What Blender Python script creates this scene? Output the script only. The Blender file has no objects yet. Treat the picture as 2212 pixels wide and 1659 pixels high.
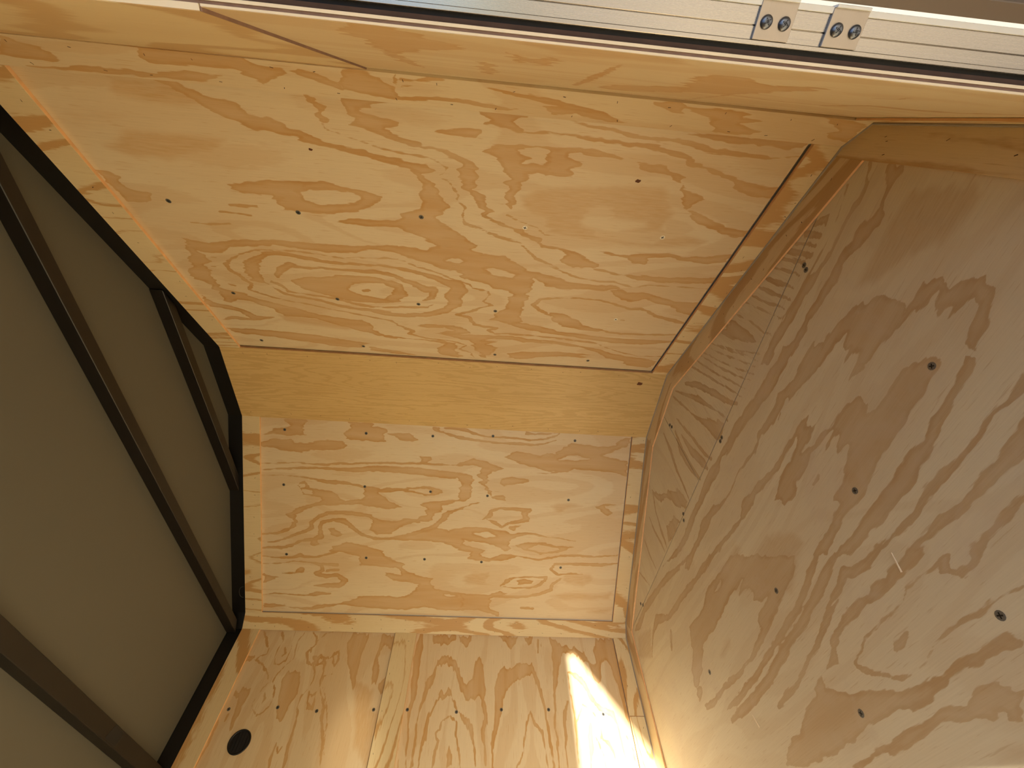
import bpy, bmesh, math, random
import numpy as np
from mathutils import Vector, Matrix

random.seed(4)
rng = np.random.default_rng(4)
scene = bpy.context.scene
col = scene.collection

# ---------------------------------------------------------------- frame of the trailer
# Interior of a V-nose cargo trailer.  Working frame: d = drop from the roof line,
# a = distance across from the door side, f = distance forward to the nose.
# World: X points to the door side, Y to the nose, Z up, in metres (factor S).
S = 1.55
DH = 1.2                                    # roof line to floor, working units


def T(d, a, f):
    return Vector((-a * S, f * S, (DH - d) * S))


def TV(d, a, f):
    return Vector((-a * S, f * S, -d * S))


# ---------------------------------------------------------------- camera
CAM = (0.70434, 0.0, 0.55)
AX = ((0.99651412, -0.08171709, -0.01679069),      # image right   (d, a, f)
      (0.05985122, 0.84050998, -0.53848008),       # image down
      (0.05811577, 0.53559806, 0.84247093))        # view direction
cam_data = bpy.data.cameras.new('camera')
cam = bpy.data.objects.new('camera', cam_data)
col.objects.link(cam)
r = TV(*AX[0]).normalized(); dn = TV(*AX[1]).normalized(); fw = TV(*AX[2]).normalized()
m = Matrix((r, -dn, -fw)).transposed().to_4x4()
m.translation = T(*CAM)
cam.matrix_world = m
cam_data.sensor_fit = 'HORIZONTAL'
cam_data.sensor_width = 36.0
cam_data.lens = 899.62 / 2212 * 36.0
cam_data.clip_start = 0.01
cam_data.clip_end = 500
scene.camera = cam

# ---------------------------------------------------------------- light
world = bpy.data.worlds.new('sky')
scene.world = world
world.use_nodes = True
wn = world.node_tree
wn.nodes.clear()
w_out = wn.nodes.new('ShaderNodeOutputWorld')
w_bg = wn.nodes.new('ShaderNodeBackground')
w_sky = wn.nodes.new('ShaderNodeTexSky')
SUN_DIR = Vector(TV(0.877, 1.439, 0.322)).normalized()       # direction the light travels
elev = math.asin(-SUN_DIR.z)
w_sky.sky_type = 'NISHITA'
w_sky.sun_disc = False
w_sky.sun_elevation = elev
w_sky.sun_rotation = math.atan2(-SUN_DIR.x, -SUN_DIR.y)
w_sky.air_density = 1.0
w_sky.dust_density = 2.0
w_bg.inputs['Strength'].default_value = 0.04
wn.links.new(w_sky.outputs[0], w_bg.inputs[0])
wn.links.new(w_bg.outputs[0], w_out.inputs[0])

sun_d = bpy.data.lights.new('sun', 'SUN')
sun_d.energy = 2.3
sun_d.angle = math.radians(1.0)
sun_d.color = (1.0, 0.94, 0.82)
sun = bpy.data.objects.new('sun', sun_d)
col.objects.link(sun)
sun.location = (6, -4, 6)
sun.rotation_mode = 'QUATERNION'
sun.rotation_quaternion = SUN_DIR.to_track_quat('-Z', 'Y')

vs = scene.view_settings
vs.view_transform = 'Standard'
vs.look = 'None'
vs.gamma = 1.0
vs.use_curve_mapping = False
vs.exposure = 3.0
scene.cycles.caustics_reflective = False
scene.cycles.caustics_refractive = False
scene.cycles.use_adaptive_sampling = True
scene.cycles.adaptive_threshold = 0.08
scene.cycles.max_bounces = 6
scene.cycles.diffuse_bounces = 4
scene.cycles.glossy_bounces = 2

# ---------------------------------------------------------------- materials


def srgb(*c):
    return tuple(((x / 255 / 12.92) if x / 255 <= 0.04045 else ((x / 255 + 0.055) / 1.055) ** 2.4) for x in c) + (1.0,)


class N:
    """small helper around a node tree"""

    def __init__(self, name):
        self.m = bpy.data.materials.new(name)
        self.m.use_nodes = True
        self.t = self.m.node_tree
        self.t.nodes.clear()
        self.out = self.t.nodes.new('ShaderNodeOutputMaterial')
        self.b = self.t.nodes.new('ShaderNodeBsdfPrincipled')
        self.t.links.new(self.b.outputs[0], self.out.inputs[0])

    def n(self, kind, **kw):
        x = self.t.nodes.new(kind)
        for k, v in kw.items():
            setattr(x, k, v)
        return x

    def put(self, sock, v):
        if hasattr(v, 'is_output'):
            self.t.links.new(v, sock)
        else:
            sock.default_value = v

    def math(self, op, *a, clamp=False):
        x = self.n('ShaderNodeMath', operation=op, use_clamp=clamp)
        for i, v in enumerate(a):
            self.put(x.inputs[i], v)
        return x.outputs[0]

    def vec(self, x, y, z=0.0):
        c = self.n('ShaderNodeCombineXYZ')
        for i, v in enumerate((x, y, z)):
            self.put(c.inputs[i], v)
        return c.outputs[0]

    def noise(self, vec, scale=1.0, detail=2.0, rough=0.5, dist=0.0):
        x = self.n('ShaderNodeTexNoise')
        self.put(x.inputs['Vector'], vec)
        x.inputs['Scale'].default_value = scale
        x.inputs['Detail'].default_value = detail
        x.inputs['Roughness'].default_value = rough
        x.inputs['Distortion'].default_value = dist
        return x.outputs[0]

    def smooth(self, v, lo, hi, a=0.0, b=1.0):
        x = self.n('ShaderNodeMapRange', interpolation_type='SMOOTHSTEP')
        self.put(x.inputs[0], v)
        for i, q in enumerate((lo, hi, a, b)):
            self.put(x.inputs[i + 1], q)
        return x.outputs[0]

    def lin(self, v, lo, hi, a=0.0, b=1.0):
        x = self.n('ShaderNodeMapRange')
        self.put(x.inputs[0], v)
        for i, q in enumerate((lo, hi, a, b)):
            self.put(x.inputs[i + 1], q)
        return x.outputs[0]

    def mix(self, f, a, b, blend='MIX'):
        x = self.n('ShaderNodeMix', data_type='RGBA', blend_type=blend)
        self.put(x.inputs[0], f)
        self.put(x.inputs[6], a)
        self.put(x.inputs[7], b)
        return x.outputs[2]

    def uv(self):
        u = self.n('ShaderNodeUVMap', uv_map='UVMap')
        s = self.n('ShaderNodeSeparateXYZ')
        self.t.links.new(u.outputs[0], s.inputs[0])
        return s.outputs[0], s.outputs[1]

    def obj(self):
        return self.n('ShaderNodeTexCoord').outputs['Object']

    def bump(self, h, strength=0.2, dist=0.001):
        x = self.n('ShaderNodeBump')
        x.inputs['Strength'].default_value = strength
        x.inputs['Distance'].default_value = dist
        self.put(x.inputs['Height'], h)
        self.t.links.new(x.outputs[0], self.b.inputs['Normal'])


def plain(name, c, rough=0.5, metal=0.0, spec=0.5, var=0.08, vscale=6.0):
    k = N(name)
    v = k.noise(k.obj(), vscale, 3.0)
    cc = k.mix(v, tuple(x * (1 - var) for x in c[:3]) + (1,), tuple(min(1, x * (1 + var)) for x in c[:3]) + (1,))
    k.put(k.b.inputs['Base Color'], cc)
    k.b.inputs['Roughness'].default_value = rough
    k.b.inputs['Metallic'].default_value = metal
    k.b.inputs['Specular IOR Level'].default_value = spec
    return k.m


def plywood(name, light, dark, traced=0.0, proc=0.8, rings=7.0, stretch=4.5, jag=0.0048, scuff=0.0, gloss=0.42, rag=0.16):
    """Fir veneer: light early wood, darker late-wood figure with ragged ends.
    The figure follows the 'grain' attribute of the sheet (traced) and a
    procedural ring field (proc)."""
    k = N(name)
    u, v = k.uv()
    fine = k.noise(k.vec(k.math('MULTIPLY', u, 22.0), k.math('MULTIPLY', v, 170.0)), 1.0, 2.0, 0.6)
    fine_c = k.math('SUBTRACT', fine, 0.5)
    wob = k.math('SUBTRACT', k.noise(k.vec(k.math('MULTIPLY', u, 26.0), k.math('MULTIPLY', v, 55.0), 3.0), 1.0, 1.0), 0.5)
    # procedural rings
    h = k.noise(k.vec(k.math('MULTIPLY', u, 1.15), k.math('MULTIPLY', v, stretch), 7.3), 1.0, 1.5, 0.45, 0.25)
    h = k.math('ADD', k.math('MULTIPLY', h, rings), k.math('MULTIPLY', fine_c, rag))
    h = k.math('ADD', h, k.math('MULTIPLY', wob, 0.10))
    fr = k.math('FRACT', h)
    thr = k.noise(k.vec(k.math('MULTIPLY', u, 0.9), k.math('MULTIPLY', v, 3.0), 1.7), 1.0, 1.0)
    lo = k.lin(thr, 0.3, 0.7, 0.30, 0.85)
    ring = k.math('MULTIPLY', k.smooth(fr, lo, k.math('ADD', lo, 0.12)), k.smooth(fr, 0.93, 1.0, 1.0, 0.0))
    mask = k.math('MULTIPLY', ring, proc)
    if traced > 0:
        at = k.n('ShaderNodeAttribute', attribute_name='grain')
        F = at.outputs['Fac']
        F = k.math('ADD', F, k.math('MULTIPLY', fine_c, jag * 2))
        F = k.math('ADD', F, k.math('MULTIPLY', wob, jag * 2.0))
        tm = k.smooth(F, -0.0010, 0.0016)
        tone = k.noise(k.vec(k.math('MULTIPLY', u, 3.5), k.math('MULTIPLY', v, 26.0), 5.0), 1.0, 1.0)
        tm = k.math('MULTIPLY', tm, k.lin(tone, 0.25, 0.7, 0.62, 1.0))
        tm = k.math('MULTIPLY', tm, k.smooth(F, 0.003, 0.013, 1.0, 0.78))
        soft = k.n('ShaderNodeAttribute', attribute_name='tone').outputs['Fac']
        tm = k.math('MAXIMUM', tm, k.math('MULTIPLY', soft, k.lin(fine, 0.3, 0.7, 0.35, 0.6)))
        mask = k.math('MAXIMUM', k.math('MULTIPLY', tm, traced), mask)
    fib = k.noise(k.vec(k.math('MULTIPLY', u, 9.0), k.math('MULTIPLY', v, 420.0), 2.0), 1.0, 1.0)
    c = k.mix(mask, light, dark)
    broad = k.noise(k.vec(k.math('MULTIPLY', u, 1.6), k.math('MULTIPLY', v, 5.0), 9.0), 1.0, 1.0)
    c = k.mix(k.lin(broad, 0.35, 0.75, 0.0, 0.22), c, dark)
    fleck = k.smooth(k.noise(k.vec(k.math('MULTIPLY', u, 16.0), k.math('MULTIPLY', v, 240.0), 11.0), 1.0, 2.0, 0.6), 0.60, 0.72, 0.0, 0.40)
    c = k.mix(fleck, c, dark)
    c = k.mix(1.0, c, k.mix(fib, (0.93, 0.92, 0.90, 1), (1.05, 1.05, 1.06, 1)), 'MULTIPLY')
    if scuff > 0:
        s1 = k.noise(k.vec(k.math('MULTIPLY', u, 5.0), k.math('MULTIPLY', v, 5.0), 4.0), 1.0, 4.0, 0.7, 0.6)
        dust = k.smooth(s1, 0.50, 0.70, 0.0, scuff)
        c = k.mix(dust, c, srgb(196, 180, 158))
    k.put(k.b.inputs['Base Color'], c)
    k.b.inputs['Roughness'].default_value = gloss
    k.b.inputs['Specular IOR Level'].default_value = 0.35
    k.bump(fib, 0.12, 0.0006)
    return k.m


LIGHT = srgb(223, 206, 172)
DARK = srgb(196, 153, 95)
M = {}
M['ply'] = plywood('fir_plywood_figured', LIGHT, DARK, traced=1.0, proc=0.22)
M['ply_floor'] = plywood('fir_plywood_floor', srgb(210, 200, 172), srgb(178, 150, 110), traced=1.0, proc=0.14, scuff=0.35)
M['trim'] = plywood('fir_plywood_strip', srgb(224, 206, 164), DARK, proc=0.9, rings=9, stretch=5, rag=0.3)
M['ply_door'] = plywood('fir_plywood_door_side', srgb(224, 204, 162), srgb(198, 162, 108), proc=0.8, rings=7, stretch=2.2, rag=0.25)
M['trim_floor'] = plywood('fir_plywood_floor_strip', srgb(214, 194, 154), srgb(180, 144, 96), proc=0.75, rings=8, stretch=6)
M['ridge'] = plywood('amber_plywood', srgb(214, 184, 126), srgb(182, 146, 86), proc=0.34, rings=16, stretch=14, rag=0.9)
M['ply_edge'] = plain('plywood_edge_pale', srgb(238, 224, 198), 0.7, var=0.1, vscale=30)
M['ply_core'] = plain('plywood_core_brown', srgb(140, 112, 98), 0.85, var=0.3, vscale=90)
M['ply_back'] = plain('plywood_back_ply', srgb(84, 64, 54), 0.9, var=0.3, vscale=60)
M['strip_edge'] = plain('plywood_strip_edge', srgb(226, 180, 130), 0.8, var=0.25, vscale=40)
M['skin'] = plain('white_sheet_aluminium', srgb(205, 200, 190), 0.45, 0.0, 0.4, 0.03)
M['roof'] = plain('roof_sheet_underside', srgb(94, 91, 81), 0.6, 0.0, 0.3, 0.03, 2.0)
M['steel'] = plain('black_painted_steel', srgb(19, 15, 12), 0.4, 0.0, 0.5, 0.15, 15)
M['rail'] = plain('black_painted_rail', srgb(14, 13, 12), 0.45, 0.0, 0.5, 0.15, 15)
M['rubber'] = plain('black_rubber', srgb(16, 16, 18), 0.6)
M['caulk'] = plain('grey_caulk', srgb(150, 140, 126), 0.6)
M['plastic'] = plain('black_plastic', srgb(16, 15, 15), 0.45)
M['screw'] = plain('zinc_screw', srgb(112, 110, 104), 0.4, 0.35)
M['screw_dark'] = plain('dark_screw_recess', srgb(25, 25, 26), 0.5, 0.4)
M['staple'] = plain('staple_mark', srgb(52, 32, 20), 0.7)
M['knot'] = plain('knot_brown', srgb(96, 52, 22), 0.7, var=0.5, vscale=160)
M['ground'] = plain('gravel_ground', srgb(150, 140, 126), 0.9, var=0.25, vscale=1.5)
M['door_skin'] = plain('door_inner_skin', srgb(160, 150, 140), 0.5, 0.0, 0.4, 0.03)
M['sunlit_lip'] = plain('lip_painted_sunlit', srgb(236, 234, 226), 0.4)  # white base colour stands in for sun on the aluminium edges
M['tan_strip'] = plain('taupe_frame', srgb(120, 106, 94), 0.5)


def brushed(name, c, rough):
    k = N(name)
    u, v = k.uv()
    f1 = k.noise(k.vec(k.math('MULTIPLY', u, 2.0), k.math('MULTIPLY', v, 900.0)), 1.0, 3.0, 0.6)
    k.put(k.b.inputs['Base Color'], k.mix(f1, tuple(x * 0.8 for x in c[:3]) + (1,), c))
    k.b.inputs['Metallic'].default_value = 1.0
    k.put(k.b.inputs['Roughness'], k.lin(f1, 0.3, 0.7, rough - 0.08, rough + 0.1))
    k.b.inputs['Anisotropic'].default_value = 0.6
    return k.m


M['alu'] = brushed('brushed_aluminium', srgb(196, 190, 182), 0.27)
M['alu_plate'] = brushed('brushed_aluminium_plate', srgb(188, 178, 168), 0.42)

# ---------------------------------------------------------------- mesh helpers


def link(name, mesh, mat, parent=None):
    o = bpy.data.objects.new(name, mesh)
    col.objects.link(o)
    if mat is not None:
        mesh.materials.append(mat)
    o.parent = parent
    return o


def tag(o, label, cat=None, kind=None, group=None):
    o['label'] = label
    if cat:
        o['category'] = cat
    if kind:
        o['kind'] = kind
    if group:
        o['group'] = group
    return o


def empty(name, loc):
    o = bpy.data.objects.new(name, None)
    o.empty_display_size = 0.05
    o.location = loc
    col.objects.link(o)
    return o


def adopt(child, parent):
    """parent without moving the child (its mesh is in world coordinates)"""
    child.parent = parent
    child.matrix_parent_inverse = parent.matrix_world.inverted() if parent.type != 'EMPTY' else Matrix.Translation(parent.location).inverted()
    return child


def uv_off():
    return random.uniform(0, 40), random.uniform(0, 40)


def prism(name, poly, thick, mat, parent=None, grain=None, bevel=0.0, off=None, edge=None):
    """poly: list of world points (front face), extruded by vector 'thick'.
    grain: world direction of the veneer."""
    poly = [Vector(p) for p in poly]
    n = len(poly)
    e1 = Vector(grain).normalized() if grain is not None else (poly[1] - poly[0]).normalized()
    nrm = Vector(thick).normalized()
    e2 = nrm.cross(e1).normalized()
    bm = bmesh.new()
    front = [bm.verts.new(p) for p in poly]
    back = [bm.verts.new(p + Vector(thick)) for p in poly]
    bm.faces.new(front)
    bm.faces.new(list(reversed(back)))
    for i in range(n):
        j = (i + 1) % n
        bm.faces.new((front[j], front[i], back[i], back[j]))
    bmesh.ops.recalc_face_normals(bm, faces=bm.faces)
    if bevel > 0:
        bmesh.ops.bevel(bm, geom=list(bm.edges), offset=bevel, segments=1, affect='EDGES')
    lay = bm.loops.layers.uv.new('UVMap')
    ou, ov = off if off else uv_off()
    for fc in bm.faces:
        for lp in fc.loops:
            p = lp.vert.co
            lp[lay].uv = (p.dot(e1) + ou, p.dot(e2) + p.dot(nrm) * 0.37 + ov)
    me = bpy.data.meshes.new(name)
    bm.to_mesh(me)
    bm.free()
    o = link(name, me, mat)
    if edge is not None:
        me.materials.append(edge)
        for f_ in me.polygons:
            if abs(f_.normal.dot(nrm)) < 0.5:
                f_.material_index = 1
    if parent is not None:
        adopt(o, parent)
    return o


def box(name, c0, c1, mat, parent=None, grain=None, bevel=0.0):
    """box between two corners of the working frame"""
    d0, a0, f0 = [min(p, q) for p, q in zip(c0, c1)]
    d1, a1, f1 = [max(p, q) for p, q in zip(c0, c1)]
    poly = [T(d0, a0, f0), T(d1, a0, f0), T(d1, a1, f0), T(d0, a1, f0)]
    return prism(name, poly, TV(0, 0, f1 - f0), mat, parent, grain if grain is not None else TV(1, 0, 0), bevel)


class Plane:
    """a flat sheet direction: origin O, unit axes U, V (working frame), inward normal NI"""

    def __init__(self, O, U, V, NI):
        self.O, self.U, self.V, self.NI = [np.array(q, float) for q in (O, U, V, NI)]

    def p(self, u, v, out=0.0):
        q = self.O + self.U * u + self.V * v - self.NI * out
        return T(*q)

    def strip(self, name, u0, u1, v0, v1, mat, parent, out=0.0, th=0.0062, grain='u', bevel=0.0004):
        poly = [self.p(u0, v0, out), self.p(u1, v0, out), self.p(u1, v1, out), self.p(u0, v1, out)]
        g = TV(*(self.U if grain == 'u' else self.V))
        e_ = M['strip_edge'] if mat in (M['trim'], M['ridge'], M['trim_floor']) else None
        return prism(name, poly, TV(*(-self.NI * th)), mat, parent, g, bevel, None, e_)


def seg_dist(P, a, b):
    ab = b - a
    L = ab @ ab
    t = np.clip(((P - a) @ ab) / max(L, 1e-12), 0, 1)
    q = a + t[:, None] * ab
    return np.hypot(P[:, 0] - q[:, 0], P[:, 1] - q[:, 1]), t


def vnoise(x, y, seed):
    r_ = np.random.default_rng(seed).uniform(-1, 1, (256, 256))
    xi, yi = np.floor(x).astype(int), np.floor(y).astype(int)
    fx, fy = x - xi, y - yi
    fx, fy = fx * fx * (3 - 2 * fx), fy * fy * (3 - 2 * fy)
    g_ = lambda a, b: r_[a % 256, b % 256]
    return (g_(xi, yi) * (1 - fx) + g_(xi + 1, yi) * fx) * (1 - fy) + (g_(xi, yi + 1) * (1 - fx) + g_(xi + 1, yi + 1) * fx) * fy


def ragged(P, along, k_=1.0):
    """shift sample points along the grain so that the figure ends in teeth"""
    u, v = (P[:, 0], P[:, 1]) if along == 'u' else (P[:, 1], P[:, 0])
    du = 0.009 * vnoise(u / 0.07, v / 0.011, 1) + 0.006 * vnoise(u / 0.03, v / 0.0065, 2)
    dv = 0.0022 * vnoise(u / 0.035, v / 0.03, 3) + 0.0014 * vnoise(u / 0.014, v / 0.02, 5)
    w_ = np.c_[u + du * k_, v + dv * k_]
    return w_ if along == 'u' else w_[:, ::-1]


def grain_field(P0_, strokes, along):
    """signed distance (m, positive inside the late-wood figure) of points P to
    the strokes: each (kind, widths, points) in millimetres of the sheet."""
    PP_, PS_ = ragged(P0_, along), ragged(P0_, along, 0.3)
    F = np.full(len(P0_), -0.02)
    Tn = np.zeros(len(P0_))
    for kind, ws, pts in strokes:
        P = PS_ if kind == 's' else PP_
        pts = np.array(pts, float).reshape(-1, 2) / 1000.0
        if kind in 'pem':
            ring = np.vstack([pts, pts[:1]])
            lo, hi = pts.min(0) - 0.02, pts.max(0) + 0.02
            sel = np.where(((P > lo) & (P < hi)).all(1))[0]
            if not len(sel):
                continue
            Q = P[sel]
            dist = np.full(len(Q), 9.0)
            inside = np.zeros(len(Q), bool)
            for a, b in zip(ring[:-1], ring[1:]):
                d_, _ = seg_dist(Q, a, b)
                dist = np.minimum(dist, d_)
                cross = (a[1] > Q[:, 1]) != (b[1] > Q[:, 1])
                with np.errstate(divide='ignore', invalid='ignore'):
                    xi = (b[0] - a[0]) * (Q[:, 1] - a[1]) / (b[1] - a[1]) + a[0]
                inside ^= cross & (Q[:, 0] < xi)
            sd = np.where(inside, dist, -dist)
            if kind == 'm':                                   # soft darker cloud
                q_ = np.clip((sd + 0.012) / 0.024, 0, 1)
                Tn[sel] = np.maximum(Tn[sel], q_ * q_ * (3 - 2 * q_))
            elif kind == 'e':                                   # light island cut out of the figure
                F[sel] = np.minimum(F[sel], -sd)
            else:
                F[sel] = np.maximum(F[sel], sd)
        else:
            ws_ = np.maximum(np.array(ws, float) / 1000.0, 0.0019)
            w = np.interp(np.linspace(0, 1, len(pts)), np.linspace(0, 1, len(ws_)), ws_)
            mx = w.max() + 0.02
            for i in range(len(pts) - 1):
                a, b = pts[i], pts[i + 1]
                lo, hi = np.minimum(a, b) - mx, np.maximum(a, b) + mx
                sel = np.where(((P > lo) & (P < hi)).all(1))[0]
                if not len(sel):
                    continue
                d_, t = seg_dist(P[sel], a, b)
                F[sel] = np.maximum(F[sel], w[i] + (w[i + 1] - w[i]) * t - d_)
    return np.clip(F, -0.02, 0.02), Tn


GRAIN = {}
SC = {'A': [(0.1359, 0.1971), (0.3534, 0.1992), (0.5696, 0.1876), (0.7544, 0.1922), (1.0072, 0.1887), (0.1338, 0.4276), (0.3598, 0.4233), (0.5386, 0.4213), (0.7117, 0.4266), (0.9913, 0.4262), (0.1191, 0.6045), (0.3766, 0.6023), (0.7186, 0.6019), (0.9682, 0.6022)], 'B': [(0.1172, 0.0365), (0.3529, 0.0349), (0.5496, 0.0328), (0.7298, 0.023), (0.9806, 0.024), (0.1139, 0.2058), (0.3523, 0.2003), (0.5499, 0.2071), (0.7242, 0.2124), (0.9768, 0.2143), (0.1214, 0.4275), (0.3614, 0.4304), (0.5404, 0.4283), (0.7182, 0.4309), (0.9708, 0.4404)], 'L': [(0.0677, 1.0315), (0.1923, 1.0372), (0.2974, 1.0301), (0.4473, 1.035), (0.5382, 1.0361), (0.6726, 1.0324), (0.7965, 1.0392), (0.9293, 1.0408), (1.0833, 1.0318)], 'F': [(0.1966, 0.9499), (0.382, 0.9359), (0.3598, 0.7575), (0.6249, 0.9416), (0.9412, 0.9531), (0.6012, 0.7638), (0.1611, 1.2146), (0.166, 1.2059), (0.5303, 1.2233), (0.5397, 1.2225), (0.6643, 1.4358), (0.6611, 1.4238), (0.7845, 1.2355), (0.7945, 1.2241), (1.1984, 1.2452), (1.1842, 1.233)], 'knots_R': [(1.1303, 0.0347, 0.009)], 'knots_A': [(0.4135, 0.0813, 0.0035), (0.925, 0.0845, 0.005)], 'vent': (0.1308, 0.9626, 0.0265), 'splinters': [((0.4043, 0.8572), (0.4118, 0.8364)), ((0.8479, 0.8465), (0.842, 0.8274))]}
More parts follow.
